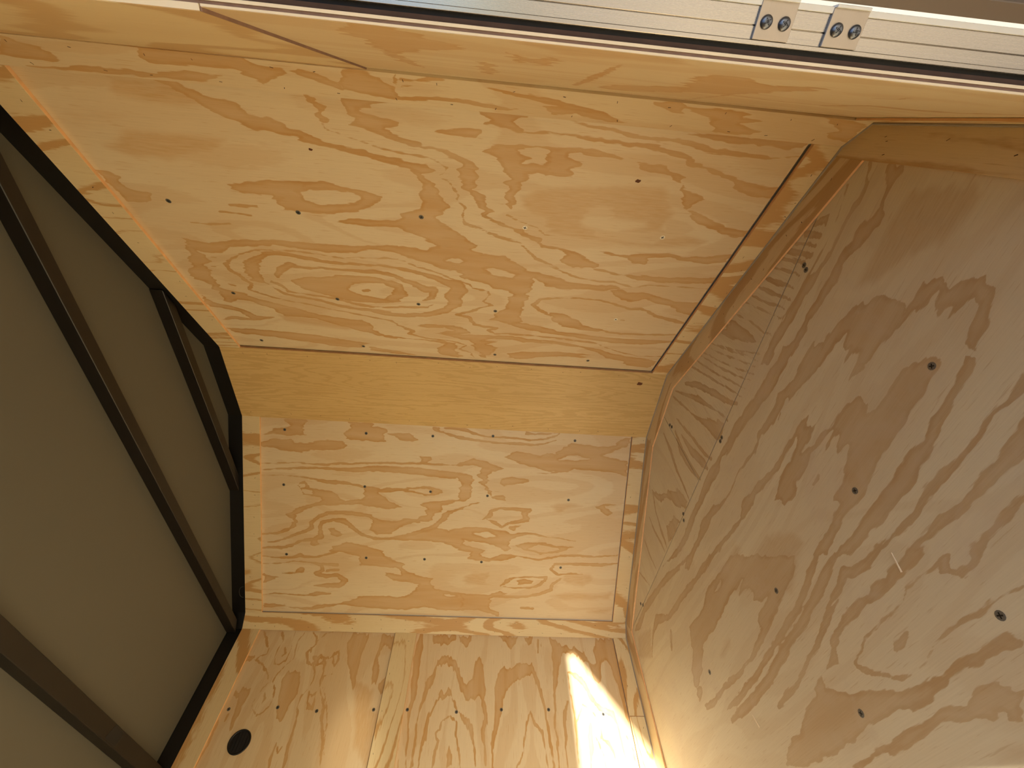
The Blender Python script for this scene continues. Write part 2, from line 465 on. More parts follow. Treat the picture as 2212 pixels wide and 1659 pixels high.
GRAIN['A'] = [
    ('p',[],[404,-1,435,14,465,25,514,33,524,50,529,61,568,57,595,66,614,84,641,90,653,91,649,105,637,104,583,98,522,88,468,68,439,51,415,30,389,12,347,5]),
    ('m',[],[265,6,404,-1,443,43,391,51,319,48,264,41]),
    ('m',[],[234,120,378,117,453,123,398,154,288,181,205,183,150,165]),
    ('p',[],[79,225,131,239,126,259,129,275,179,284,161,317,99,320,88,276,77,247]),
    ('p',[],[389,237,445,228,509,216,600,213,593,234,568,253,582,266,578,277,531,271,499,275,495,264,430,263,405,252]),
    ('s',[4.3,4.3,4.3],[368,304,444,299]),
    ('s',[3.5,3.5,3.5],[333,326,413,333]),
    ('p',[],[652,1,686,9,681,16,701,27,693,38,702,50,687,62,677,60,674,47,683,35,666,18,657,7]),
    ('s',[1.8,2.1,2.0,1.8,2.2,2.3,3.3,1.2],[686,62,689,73,710,81,732,86,767,96,787,102,824,110,872,115,919,120,938,128,961,142,953,154,939,166,963,178,974,196,989,212,982,224,1003,249,995,272,1002,301,1041,311,1088,331,1143,344,1175,358]),
    ('p',[],[622,86,646,93,695,107,734,109,783,122,840,126,881,136,923,138,932,151,903,166,925,181,940,198,937,220,966,247,936,274,922,292,944,309,982,331,1029,374,936,384,855,344,808,332,726,337,662,331,632,326,692,314,811,309,831,284,881,264,892,245,880,219,900,197,893,175,864,153,824,142,770,132,705,118,653,112,614,108]),
    ('p',[],[742,2,789,0,857,0,841,8,818,12,804,20,775,25,797,32,836,39,861,43,857,51,827,58,840,60,839,69,887,81,913,92,965,96,994,111,1022,122,1039,139,1037,158,1032,168,1040,179,1031,192,1056,215,1065,239,1075,256,1065,267,1093,281,1119,294,1159,302,1175,320,1216,329,1225,345,1204,338,1172,329,1147,311,1107,299,1067,278,1050,266,1041,242,1025,225,1016,206,995,194,1001,174,981,163,985,145,991,126,966,114,939,102,899,99,859,90,829,80,809,74,774,66,744,59,769,43,749,29,744,20]),
    ('p',[],[1027,1,1073,0,1145,5,1125,11,1119,24,1128,36,1210,32,1211,38,1118,42,1085,35,1056,28,1059,20,1048,14]),
    ('p',[],[924,62,954,52,996,45,1028,38,1042,40,1036,52,1033,63,1009,66,969,64]),
    ('p',[],[1060,80,1090,71,1131,70,1185,68,1216,71,1227,134,1207,136,1189,131,1161,143,1149,166,1139,187,1135,215,1126,248,1115,231,1108,180,1109,148,1099,128,1084,106,1055,91]),
    ('e',[],[1126,82,1153,74,1206,77,1202,89,1189,96,1200,109,1146,111,1158,96]),
    ('p',[],[570,232,600,213,643,205,692,217,750,225,790,234,787,250,765,268,705,289,621,308,562,306,520,303,506,276,528,249]),
    ('e',[],[567,249,604,237,647,231,703,232,740,244,705,263,662,273,618,279,581,268]),
    ('m',[],[1155,199,1186,179,1234,171,1250,265,1180,253,1155,227]),
    ('s',[1.2,2.5,1.0],[1117,263,1157,278,1201,294,1228,315,1259,316]),
    ('s',[1.3,3.9,4.6,4.0,6.0,6.9,5.5,2.8,1.1],[1228,3,1278,13,1334,15,1389,26,1430,28,1484,26,1521,28,1568,40,1620,43,1675,44,1722,46,1745,41,1797,34]),
    ('p',[],[1420,1,1474,2,1528,4,1637,4,1777,1,1781,16,1736,20,1702,19,1646,19,1609,22,1571,19,1555,13,1518,10,1470,6]),
    ('p',[],[1190,39,1244,39,1299,46,1383,49,1456,52,1494,63,1551,81,1608,97,1669,110,1667,123,1712,138,1746,148,1799,146,1796,110,1758,117,1713,109,1662,98,1594,80,1549,70,1523,52,1488,47,1448,40,1379,37,1297,36,1242,33,1189,33]),
    ('p',[],[1195,69,1263,66,1318,63,1368,73,1411,83,1446,85,1483,85,1503,98,1548,112,1546,128,1563,139,1601,155,1631,166,1612,178,1605,197,1639,208,1675,227,1731,244,1792,246,1793,270,1774,274,1722,265,1709,254,1642,241,1612,218,1618,210,1588,195,1574,185,1563,156,1543,128,1517,118,1509,111,1472,108,1433,98,1424,87,1379,80,1335,76,1303,82,1279,75,1250,86,1288,103,1260,118,1279,128,1275,136,1206,141]),
    ('m',[],[1210,173,1284,163,1357,156,1444,144,1504,145,1536,168,1547,202,1564,212,1549,239,1558,277,1509,282,1440,285,1510,258,1499,244,1447,245,1400,242,1386,214,1357,214,1329,227,1319,254,1324,273,1370,288,1371,304,1400,310,1504,316,1538,315,1553,298,1626,279,1688,293,1686,310,1577,326,1475,332,1386,323,1300,319,1231,310]),
    ('p',[],[1371,354,1425,359,1463,367,1530,355,1599,348,1655,354,1723,347,1744,345,1786,330,1796,361,1738,376,1687,376,1642,367,1603,359,1554,371,1548,395,1508,395,1485,378,1429,370]),
    ('p',[],[1195,333,1228,351,1303,363,1342,379,1374,392,1410,409,1403,424,1446,430,1491,445,1561,441,1638,443,1710,435,1797,426,1791,450,1723,463,1628,467,1543,466,1493,450,1430,441,1389,426,1335,431,1292,417,1300,383,1269,364,1227,364]),
    ('s',[1.3,2.7,2.4,2.5,3.0,4.4,3.1,2.7,2.7,0.7],[1142,346,1168,361,1195,385,1216,410,1255,430,1302,450,1363,474,1434,482,1478,478,1543,498,1588,482,1672,479,1809,478]),
    ('p',[],[1134,418,1157,428,1176,438,1192,456,1242,466,1309,485,1368,497,1423,499,1482,490,1502,505,1488,509,1453,524,1389,522,1317,529,1257,522,1247,502,1214,484,1176,478,1138,466]),
    ('p',[],[1474,516,1503,507,1538,520,1592,515,1636,527,1708,545,1798,545,1797,613,1744,599,1703,573,1645,561,1600,548,1570,566,1522,556,1490,542]),
    ('s',[4.7,10.5,7.7,6.3,5.0,6.2,4.9,4.3,3.8,4.3,6.0,8.7,7.6,4.2],[1792,659,1742,645,1671,626,1633,605,1605,595,1569,602,1509,581,1457,569,1383,565,1305,573,1251,585,1231,617,1258,639,1300,666]),
    ('p',[],[1289,648,1339,649,1411,687,1424,706,1484,721,1555,734,1667,733,1790,716,1795,726,1692,741,1581,746,1489,738,1421,735,1352,721,1318,697]),
    ('s',[4.1,11.0,11.3,11.4,14.5,16.1,17.6,6.4],[1157,728,1224,742,1315,761,1406,769,1500,781,1593,786,1685,783,1786,768]),
    ('s',[1.7,3.5,1.4],[1162,792,1275,791,1390,801,1461,808,1513,814,1531,828]),
    ('s',[3.6,8.9,5.9,5.4,6.1,12.4,19.0,19.3,9.0],[1164,811,1210,824,1292,815,1395,827,1464,843,1525,861,1576,888,1655,905,1743,904]),
    ('p',[],[1638,916,1751,899,1784,908,1774,959,1669,948]),
    ('p',[],[1172,917,1265,898,1361,896,1438,896,1508,905,1462,918,1364,912,1294,933,1223,954,1174,951]),
    ('s',[1.5,3.2,1.3],[1547,834,1616,859,1695,879,1790,871]),
    ('s',[3.7,3.7,3.7],[1554,665,1566,665]),
    ('p',[],[839,297,923,288,935,306,979,330,999,349,1045,376,1028,389,1054,404,1128,406,1147,423,1173,434,1194,459,1235,462,1295,482,1356,502,1415,506,1451,497,1437,515,1342,528,1263,522,1246,508,1220,487,1220,516,1208,579,1192,616,1193,672,1206,717,1147,737,1155,730,1077,711,1106,695,1093,676,1141,640,1141,591,1155,567,1147,556,1091,546,1076,531,996,513,974,484,930,479,892,460,840,444,787,427,739,420,719,420,721,406,774,399,825,400,886,405,916,387,871,357,833,344,823,321]),
    ('e',[],[943,443,969,429,997,435,983,449]),
    ('e',[],[1055,466,1088,460,1163,480,1146,494,1100,491]),
    ('p',[],[1147,734,1206,714,1296,735,1342,748,1346,773,1232,756]),
    ('s',[1.4,2.9,3.5,4.1,3.7,3.9,4.5,7.9,7.7,6.2,4.0,3.5,1.4],[712,453,765,450,817,459,851,477,904,491,951,517,1014,537,1022,553,1073,564,1081,580,1058,615,1091,633,1059,645,1018,672,967,696,1005,705,1030,743,1070,753,1114,759,1079,773,1106,792,1168,785,1304,792,1419,799,1490,806,1527,821]),
    ('s',[2.6,5.3,7.6,9.9,13.5,25.2,28.0,26.5,22.2,15.4,13.1,10.6,10.5,3.6],[706,482,759,486,830,496,884,511,927,530,972,547,979,568,954,605,970,627,931,675,866,704,781,720,706,718,658,710]),
    ('s',[3.2,8.8,9.0,13.8,16.3,14.1,12.1,2.0],[700,507,753,517,798,538,841,558,866,575,897,577,883,613,853,634]),
    ('s',[2.5,5.1,6.4,3.6,1.2],[884,649,862,666,787,674,725,683,663,688]),
    ('p',[],[639,800,656,827,688,846,762,860,898,860,952,874,965,900,950,918,978,958,968,972,891,959,875,919,915,882,807,863,739,863,674,847,635,822]),
    ('s',[1.9,3.8,5.6,8.6,5.8,4.1,3.6,3.7,3.7,3.8,1.6],[651,744,725,756,746,781,799,811,779,828,844,851,944,859,998,881,970,908,1012,928,1031,965]),
    ('p',[],[804,775,853,759,948,759,1004,774,1013,802,945,817,883,813,920,798,947,788,921,776,837,785]),
    ('p',[],[874,814,1013,810,1062,804,1102,807,1192,797,1239,815,1309,822,1427,833,1467,844,1405,843,1311,834,1218,836,1185,825,1081,828,1063,838,1118,844,1072,864,1134,881,1111,909,1079,946,1085,963,1065,956,1026,902,1012,848,945,832]),
    ('p',[],[612,932,656,943,725,952,794,974,698,972,606,957]),
    ('p',[],[1169,919,1225,900,1366,884,1511,889,1418,908,1300,925,1253,939,1206,949,1166,945]),
    ('p',[],[1064,275,1113,293,1164,312,1217,327,1228,347,1201,337,1173,327,1131,303,1080,284]),
    ('s',[1.4,2.5,2.6,3.4,3.1,3.9,4.9,3.3,1.4],[994,281,1000,304,1049,319,1100,339,1162,354,1189,382,1213,406,1271,429,1309,455]),
    ('s',[1.2,2.5,2.9,2.8,2.4,2.9,6.4,8.9,6.9,5.3,4.9,3.5,3.6,3.7,3.7,1.8],[796,451,685,456,626,464,565,458,505,451,436,452,365,458,314,479,273,507,248,529,250,554,268,570,276,593,291,610,272,640,305,656,338,671,391,686,448,695,504,711,563,721,642,738,702,752,746,775]),
    ('s',[6.5,12.8,8.2,8.1,8.2,8.3,6.3,5.3,5.3,2.6],[312,537,321,516,394,471,439,462,488,471,537,480,606,487,678,485,750,482,790,491]),
    ('p',[],[395,476,370,502,338,545,341,581,345,607,365,622,331,603,297,596,300,564,293,539,320,512]),
    ('s',[3.0,7.3,6.1,7.0,7.6,7.7,7.2,3.6],[357,622,386,648,440,660,497,669,550,690,609,700,670,703,731,706]),
    ('s',[7.8,13.1,10.7,5.4,5.4,5.4,6.5,8.7,4.4],[391,565,419,531,453,508,489,517,548,513,580,515,635,514,709,512,762,521]),
    ('s',[6.9,7.0,4.3,3.6,4.9,6.2,7.5,5.1,1.2],[365,594,390,608,402,635,447,642,503,647,560,656,615,674,674,684,761,677]),
    ('p',[],[428,577,494,557,592,539,704,535,780,551,806,610,765,649,698,663,617,665,524,645,473,622,441,603]),
    ('e',[],[605,602,631,577,678,567,729,562,763,586,738,617,722,642,684,634,646,626,629,617]),
    ('s',[5.2,5.2,5.2],[655,605,675,600]),
    ('p',[],[177,431,242,446,318,427,390,416,492,412,592,413,695,409,804,396,799,430,761,425,727,422,691,430,671,439,600,446,549,442,466,437,433,433,378,443,328,448,295,454,272,474,235,485,191,478,200,500,204,519,174,541,182,561,178,603,176,636,191,646,212,649,247,657,272,677,325,702,400,719,472,750,552,761,607,762,652,792,650,821,685,846,734,856,731,871,661,856,599,833,519,806,443,773,340,771,297,724,248,698,209,696,179,718,155,702,162,671,153,644,140,612,111,604,104,584,133,550,132,521,159,486,171,453]),
    ('p',[],[85,685,115,718,173,731,203,753,234,776,290,780,248,801,196,814,155,811,80,819,143,792,195,797,178,762,123,749,84,746,74,729]),
    ('p',[],[90,867,196,863,304,866,410,876,496,890,605,909,574,945,480,947,392,933,306,919,222,905,136,899,97,889]),
    ('m',[],[320,766,443,773,607,797,556,831,430,816,329,799]),
    ('s',[2.3,4.6,1.8],[230,372,280,373,342,365]),
    ('s',[4.2,4.2,4.2],[218,620,230,624]),
    ('s',[2.9,2.9,2.9],[220,500,230,502]),
    ('s',[3.0,3.0,3.0],[199,541,213,542]),
]
GRAIN['B'] = [
    ('p',[],[182,5,284,5,273,29,261,48,273,77,198,85,136,79,79,88,113,68,142,52,198,45,216,36,187,22]),
    ('p',[],[79,124,113,104,215,99,227,116,302,109,348,95,440,96,467,119,452,135,371,145,302,149,256,163,175,155,141,145,84,145]),
    ('p',[],[450,1,572,4,578,18,636,27,643,39,626,58,632,89,591,94,521,88,451,86,445,62,474,36,485,18]),
    ('p',[],[631,49,748,40,779,72,756,82,708,81,673,62]),
    ('p',[],[847,4,889,7,884,26,991,45,992,60,932,48,866,27]),
    ('s',[1.8,3.0,3.6,4.8,6.0,6.6,4.8,4.8,4.2,6.1,4.9,1.7],[78,221,152,216,233,210,314,213,372,214,430,202,477,204,547,195,635,190,724,189,813,184,903,187,998,187]),
    ('p',[],[788,148,847,148,854,163,830,171,825,184,783,186,800,166]),
    ('s',[2.1,4.2,4.8,6.0,9.0,12.1,15.1,16.7,18.3,18.4,17.0,7.4],[77,252,140,243,256,234,372,231,454,233,518,230,606,219,695,221,784,223,875,231,965,236,1001,238]),
    ('s',[1.8,3.0,4.2,6.0,10.6,7.6,6.1,3.1],[77,278,158,273,256,277,314,284,373,296,455,296,520,308,549,316]),
    ('p',[],[549,304,609,320,644,308,728,311,811,294,884,300,927,320,879,339,831,341,777,334,716,324,609,338,658,374,688,392,725,406,659,416,599,412,521,400,433,407,362,413,315,422,268,443,233,463,239,488,233,514,209,541,156,562,80,572,74,559,139,553,186,529,209,509,221,483,203,477,189,465,209,445,244,428,303,409,344,395,356,375,315,368,256,361,262,342,244,324,244,306,285,297,297,328,349,335,402,342,432,378,450,387,468,377,521,374,550,354,538,329]),
    ('e',[],[250,312,273,310,273,329,256,333]),
    ('e',[],[265,336,303,340,303,359,268,358]),
    ('e',[],[752,316,800,307,854,311,849,334,794,327]),
    ('s',[1.8,4.3,6.2,7.7,9.2,10.8,9.2,9.2,9.2,10.8,10.8,9.3,6.2],[74,604,127,602,186,583,227,562,274,544,304,524,303,498,339,465,380,447,445,444,522,447,570,455,601,470]),
    ('p',[],[564,442,613,466,673,479,745,460,793,461,835,437,834,405,803,387,850,369,947,361,1007,349,1007,358,912,388,907,418,877,435,860,468,764,485,704,507,675,541,615,550,572,526,589,493]),
    ('s',[3.9,9.3,6.8,6.8,9.3,15.5,9.3,9.2,9.2,13.9,10.9,7.8,6.9,6.3,7.9,9.4,12.6,9.4,2.5],[79,633,168,629,215,615,256,590,310,582,345,567,342,522,351,496,404,481,457,485,494,516,530,547,591,567,663,567,724,552,796,529,886,493,938,419,1009,400]),
    ('p',[],[724,552,796,529,886,499,942,510,1015,514,1020,612,920,577,828,567,730,571,591,570]),
    ('p',[],[375,527,410,523,446,547,447,560,417,568,393,549]),
    ('p',[],[292,602,327,562,334,607,316,620]),
    ('s',[1.5,4.3,5.6,12.5,7.8,5.0,6.3,7.5],[76,675,138,682,215,676,251,665,268,674,328,672,388,653,436,635]),
    ('p',[],[400,617,471,588,556,604,635,627,642,653,740,689,729,713,754,729,829,753,879,761,867,785,900,818,1032,834,1036,927,924,930,841,915,749,935,593,930,439,914,354,937,281,950,184,933,76,943,82,919,136,917,185,929,275,936,330,921,439,908,464,897,531,871,592,862,746,864,801,828,812,794,682,778,651,759,656,739,730,750,711,717,588,705,527,704,527,664,436,642,394,640]),
    ('e',[],[939,847,970,843,1002,849,971,857]),
    ('s',[1.6,3.1,3.1,4.4,9.4,9.5,12.6,9.5,9.5,15.9,12.7,12.7,3.8],[78,714,149,711,227,697,298,699,352,714,353,743,329,757,377,769,425,761,462,786,438,813,377,816,317,818]),
    ('s',[7.9,7.9,7.9],[358,707,425,708]),
    ('s',[7.9,7.9,7.9],[377,739,431,734]),
    ('s',[1.6,4.7,15.7,3.8],[167,760,227,755,257,740,269,750]),
    ('p',[],[78,763,125,775,161,780,125,798,77,813]),
    ('s',[1.3,3.2,3.8,4.5,11.1,4.5],[77,876,131,865,215,868,275,871,329,861,396,858]),
    ('s',[4.5,9.1,6.1,4.3,4.3,4.9,4.3,5.5,4.3,1.5],[908,10,997,11,1040,27,1095,40,1173,39,1233,39,1307,47,1379,37,1433,18,1444,5]),
    ('s',[2.3,7.6,6.1,4.3,7.7,6.2,3.7,1.2],[897,29,982,55,1060,60,1151,68,1235,66,1308,69,1375,62,1429,41]),
    ('p',[],[1273,2,1317,12,1401,5,1438,6,1390,15,1281,24]),
    ('s',[6.1,16.9,18.5,15.5,1.5],[976,183,1048,164,1109,179,1152,193,1189,191]),
    ('p',[],[1092,193,1158,189,1124,223,1119,242,1115,274,1141,305,1142,330,1203,321,1211,350,1168,348,1143,343,1059,379,970,415,917,476,894,497,904,457,945,410,1029,384,1137,347,1136,324,1110,306,1116,293,1083,263,1089,250,1063,226,1075,219]),
    ('p',[],[960,218,1051,233,1048,284,1039,348,1022,365,985,363,982,299,996,280,974,249,961,240]),
    ('p',[],[1180,245,1234,227,1321,239,1297,256,1200,276,1185,268]),
    ('p',[],[1197,134,1238,104,1299,107,1361,122,1384,102,1434,106,1462,73,1509,49,1634,58,1714,54,1730,21,1790,5,1776,50,1717,79,1656,101,1784,126,1792,203,1715,187,1633,182,1533,177,1485,195,1404,196,1353,180,1267,168,1223,148]),
    ('e',[],[1484,116,1533,107,1590,123,1523,136,1448,134]),
    ('s',[1.9,3.8,1.5],[1349,205,1393,206,1447,197]),
    ('m',[],[1430,369,1467,354,1542,351,1574,362,1506,379,1477,406,1451,394]),
    ('s',[1.6,12.7,9.5,5.7,9.5,9.5,12.7,12.8,9.6,6.4,6.4,9.5,2.5],[1106,448,1142,427,1147,404,1183,390,1257,390,1332,393,1302,414,1323,439,1280,454,1231,463,1201,484,1169,465,1125,448]),
    ('p',[],[1232,476,1288,473,1265,501,1239,492]),
    ('p',[],[1650,359,1705,343,1788,346,1700,357,1745,394,1705,403,1677,384]),
    ('p',[],[943,507,1053,487,1140,493,1215,503,1253,514,1328,505,1430,524,1506,530,1571,541,1507,537,1411,528,1329,518,1255,541,1239,581,1252,591,1222,608,1132,572,1007,557,946,553]),
    ('e',[],[1067,522,1141,509,1179,531,1130,542]),
    ('p',[],[996,574,1128,605,1104,626,1149,648,1198,623,1292,626,1388,642,1501,614,1609,610,1674,615,1789,603,1790,610,1675,625,1514,624,1389,652,1293,633,1225,655,1138,665,1050,655,1060,621,998,611]),
    ('p',[],[1270,580,1319,558,1413,554,1478,572,1573,568,1499,598,1399,618,1335,604]),
    ('e',[],[1340,587,1395,568,1460,579,1486,588,1424,604,1366,600]),
    ('s',[3.0,9.9,7.2,5.9,8.2,5.3,6.0,3.3],[1787,651,1704,661,1550,663,1473,666,1456,694,1497,723,1560,714,1618,715]),
    ('m',[],[1518,746,1541,718,1651,714,1686,747,1624,777,1533,766]),
    ('s',[4.1,9.9,10.0,8.3,6.6,8.3,5.3],[1511,740,1475,768,1465,803,1402,829,1339,845,1244,848,1148,848]),
    ('s',[4.1,11.5,4.6,4.0,6.6,8.3,4.6,4.0,2.6],[1215,791,1245,763,1281,744,1370,738,1440,739,1411,777,1362,796,1285,799,1228,794]),
    ('p',[],[1295,761,1333,749,1391,758,1373,775,1303,781]),
    ('m',[],[1030,757,1079,728,1160,718,1144,773,1189,792,1101,788,1050,783]),
    ('p',[],[1021,832,1148,841,1210,819,1249,834,1168,861,1178,916,1217,929,1219,956,1154,938,1108,922,1026,921]),
    ('m',[],[1467,838,1562,814,1726,822,1783,799,1761,842,1534,856]),
    ('s',[6.7,6.7,6.7],[1324,905,1382,906]),
    ('m',[],[1663,915,1733,899,1786,897,1748,919]),
]
GRAIN['L'] = [
    ('s',[2.2,6.5,5.3,2.5,2.9,2.9,4.1,5.0,3.9,0.6],[100,1911,121,1886,141,1852,157,1832,160,1811,134,1803,125,1786,165,1764,204,1726,218,1704]),
    ('s',[0.8,1.9,2.2,2.5,2.9,2.8],[221,1697,203,1675,193,1646,189,1622,197,1605,226,1579]),
    ('s',[3.5,2.8,2.5,3.0,3.4,2.3,2.3,2.4,2.9,2.1,2.2,1.4],[226,1579,244,1589,262,1609,265,1640,255,1675,236,1700,238,1723,256,1757,286,1798,279,1834,274,1868,292,1912]),
    ('p',[],[73,1781,78,1805,113,1794,130,1784,112,1778,87,1778]),
    ('s',[6.6,3.5,2.5,2.9,4.0,4.0,2.9,2.5,2.2,1.4],[188,1905,207,1870,199,1828,201,1796,212,1772,234,1769,255,1789,258,1834,248,1867,248,1911]),
    ('s',[2.1,5.2,0.4],[228,1841,241,1813,231,1804]),
    ('s',[1.6,4.4,3.4,4.3,0.8],[327,1915,357,1883,362,1857,347,1840,353,1823]),
    ('s',[1.1,4.0,1.1],[365,1874,389,1905,422,1915]),
    ('s',[1.7,5.2,7.2,4.5,2.8,2.3,1.9,2.6,2.9,3.9,4.4,6.0,7.5,6.4,3.8],[348,1836,335,1819,353,1783,384,1764,400,1745,405,1707,396,1677,377,1645,375,1614,388,1587,391,1552,393,1520,394,1489,401,1440,401,1415]),
    ('p',[],[362,1811,403,1816,431,1800,449,1809,461,1826,479,1838,492,1785,477,1754,458,1785,455,1805,431,1788,439,1765,414,1764,367,1775,379,1787]),
    ('e',[],[464,1805,476,1822,484,1797,475,1777]),
    ('e',[],[396,1788,413,1800,419,1784,405,1776]),
    ('s',[4.1,5.0,3.1,2.7,3.7,6.4,7.1,6.9,5.9,5.7,1.9],[430,1776,436,1738,436,1707,445,1678,472,1636,485,1612,490,1575,506,1530,521,1500,530,1455,540,1416]),
    ('s',[1.2,2.4,1.9,2.3,1.8,3.5,2.4,2.0],[479,1734,444,1726,445,1700,473,1657,493,1616,519,1553,525,1509,541,1455]),
    ('p',[],[298,1747,338,1751,355,1699,361,1663,343,1620,342,1587,334,1561,307,1564,296,1603,278,1661,267,1712,276,1731]),
    ('p',[],[116,1673,156,1681,160,1649,154,1615,154,1585,153,1549,150,1527,140,1540,131,1591,124,1628,99,1652,98,1669,115,1659]),
    ('s',[1.3,5.5,1.0],[216,1664,232,1640,228,1622]),
    ('s',[1.3,3.7,7.3,7.3,4.6,1.5],[404,1667,410,1632,423,1608,440,1605,439,1629,430,1664]),
    ('p',[],[408,1656,437,1667,435,1649,416,1646]),
    ('p',[],[519,1913,594,1906,594,1871,585,1808,586,1771,586,1729,590,1688,588,1666,564,1717,538,1763,516,1818,503,1860,512,1890]),
    ('m',[],[573,1717,623,1703,677,1671,676,1614,692,1598,726,1605,728,1532,732,1417,703,1417,646,1485,607,1631]),
    ('p',[],[656,1912,722,1904,721,1827,708,1847,682,1860,669,1838,661,1801,679,1765,682,1719,681,1689,660,1704,648,1749,648,1784,652,1821,657,1872]),
    ('p',[],[688,1693,703,1719,725,1735,724,1682,724,1650,702,1671]),
    ('p',[],[87,1568,91,1520,91,1481,87,1446,81,1414,70,1427,85,1467,82,1517,77,1558]),
    ('s',[1.7,4.1,8.0,3.8],[346,1489,345,1460,345,1437,351,1415]),
    ('s',[2.1,3.3,0.7],[348,1486,363,1460,370,1477]),
    ('s',[5.3,2.6],[110,1581,111,1558]),
    ('s',[7.5,17.5,16.9,16.3,14.5,10.1,7.4,3.8,4.1,3.1,1.0],[843,1911,843,1859,840,1803,844,1750,847,1700,851,1647,843,1600,846,1556,855,1510,856,1469,863,1418]),
    ('p',[],[898,1912,1014,1909,1016,1886,986,1873,963,1864,938,1867,907,1872]),
    ('p',[],[1020,1909,1088,1908,1084,1876,1061,1852,1041,1875]),
    ('p',[],[934,1805,956,1819,975,1809,998,1817,1025,1790,1045,1764,1060,1723,1073,1703,1100,1729,1108,1781,1130,1823,1150,1782,1159,1710,1168,1680,1158,1651,1170,1623,1174,1577,1166,1521,1173,1472,1177,1419,1170,1419,1163,1471,1150,1525,1158,1582,1144,1641,1132,1660,1111,1645,1078,1640,1052,1678,1029,1743,1003,1774,972,1784,949,1784,939,1768,929,1716,912,1676,898,1628,887,1596,884,1552,890,1490,889,1450,893,1418,880,1418,883,1470,877,1531,879,1583,886,1633,894,1686,899,1726,920,1741,932,1778]),
    ('p',[],[958,1667,971,1677,981,1667,997,1695,1014,1668,1035,1630,1048,1598,1076,1590,1099,1576,1117,1537,1119,1508,1132,1471,1137,1419,1130,1419,1124,1471,1109,1512,1090,1550,1061,1580,1037,1603,1016,1649,996,1658,978,1644,961,1643,949,1615,932,1579,934,1531,932,1511,916,1482,917,1450,917,1418,910,1418,907,1490,914,1531,921,1583,942,1624,955,1648]),
    ('s',[2.7,5.6,4.6,2.8,2.8,4.7,3.4,3.4,3.4,3.3,4.5,2.2],[966,1418,969,1470,980,1503,968,1511,963,1532,980,1540,982,1566,1017,1587,1046,1563,1048,1520,1063,1471,1075,1419]),
    ('p',[],[1023,1489,1036,1459,1045,1419,1020,1418,1018,1459]),
    ('s',[1.0,1.8,0.7],[790,1636,806,1573,820,1510,834,1418]),
    ('p',[],[1220,1911,1314,1910,1301,1880,1273,1854,1251,1879]),
    ('p',[],[1346,1911,1391,1912,1382,1876,1364,1882]),
    ('s',[4.6,3.6],[1415,1901,1408,1842]),
    ('s',[2.4,2.4,2.4],[1430,1889,1426,1871]),
    ('p',[],[1216,1751,1251,1779,1275,1774,1311,1790,1329,1796,1378,1797,1393,1760,1418,1689,1426,1645,1431,1580,1446,1502,1448,1420,1440,1420,1434,1494,1424,1562,1418,1626,1405,1674,1381,1744,1357,1746,1327,1730,1291,1712,1268,1686,1245,1652,1239,1605,1218,1534,1203,1492,1205,1419,1197,1419,1196,1472,1192,1513,1202,1551,1206,1614,1205,1680]),
    ('s',[1.5,4.9,3.3,4.5,2.6],[1361,1606,1342,1561,1329,1501,1317,1453,1295,1420]),
    ('s',[2.5,6.1,6.0,2.8,0.9],[1361,1602,1375,1566,1406,1536,1413,1494,1422,1420]),
    ('p',[],[1470,1914,1505,1909,1515,1885,1553,1880,1576,1863,1591,1881,1606,1858,1637,1853,1649,1813,1669,1786,1684,1803,1680,1848,1705,1913,1793,1912,1792,1811,1793,1714,1789,1650,1789,1584,1788,1557,1775,1593,1771,1649,1769,1714,1753,1777,1732,1826,1711,1798,1694,1728,1679,1713,1660,1738,1655,1775,1637,1813,1612,1813,1585,1840,1555,1851,1529,1845,1511,1789,1499,1741,1481,1684,1473,1608,1466,1545,1472,1502,1468,1421,1461,1421,1462,1511,1458,1571,1466,1645,1471,1725,1476,1805,1476,1873]),
    ('s',[3.3,8.9,7.4,4.8,3.3,1.2],[1528,1646,1511,1599,1503,1554,1506,1515,1500,1486,1501,1421]),
    ('s',[3.5,11.3,13.9,8.1,9.2,10.4,12.9,3.5,2.9,1.3],[1544,1762,1572,1752,1599,1732,1627,1687,1643,1648,1672,1620,1715,1606,1734,1565,1739,1496,1742,1422]),
    ('s',[3.1,3.6,3.6,2.1,2.0,2.0,4.8,7.1,4.7,1.8],[1557,1572,1579,1604,1595,1633,1621,1619,1644,1591,1659,1551,1657,1517,1681,1500,1696,1471,1706,1422]),
    ('s',[2.0,2.7,5.1,4.9,2.3,0.9],[1543,1757,1544,1676,1552,1609,1552,1537,1545,1454,1545,1421]),
    ('s',[6.2,10.8,9.3,2.2],[1617,1564,1608,1516,1607,1479,1592,1421]),
    ('s',[2.5,3.3,2.8,1.1],[1619,1546,1639,1504,1652,1463,1654,1421]),
    ('s',[1.5,2.8,1.1],[1763,1526,1778,1480,1779,1422]),
]
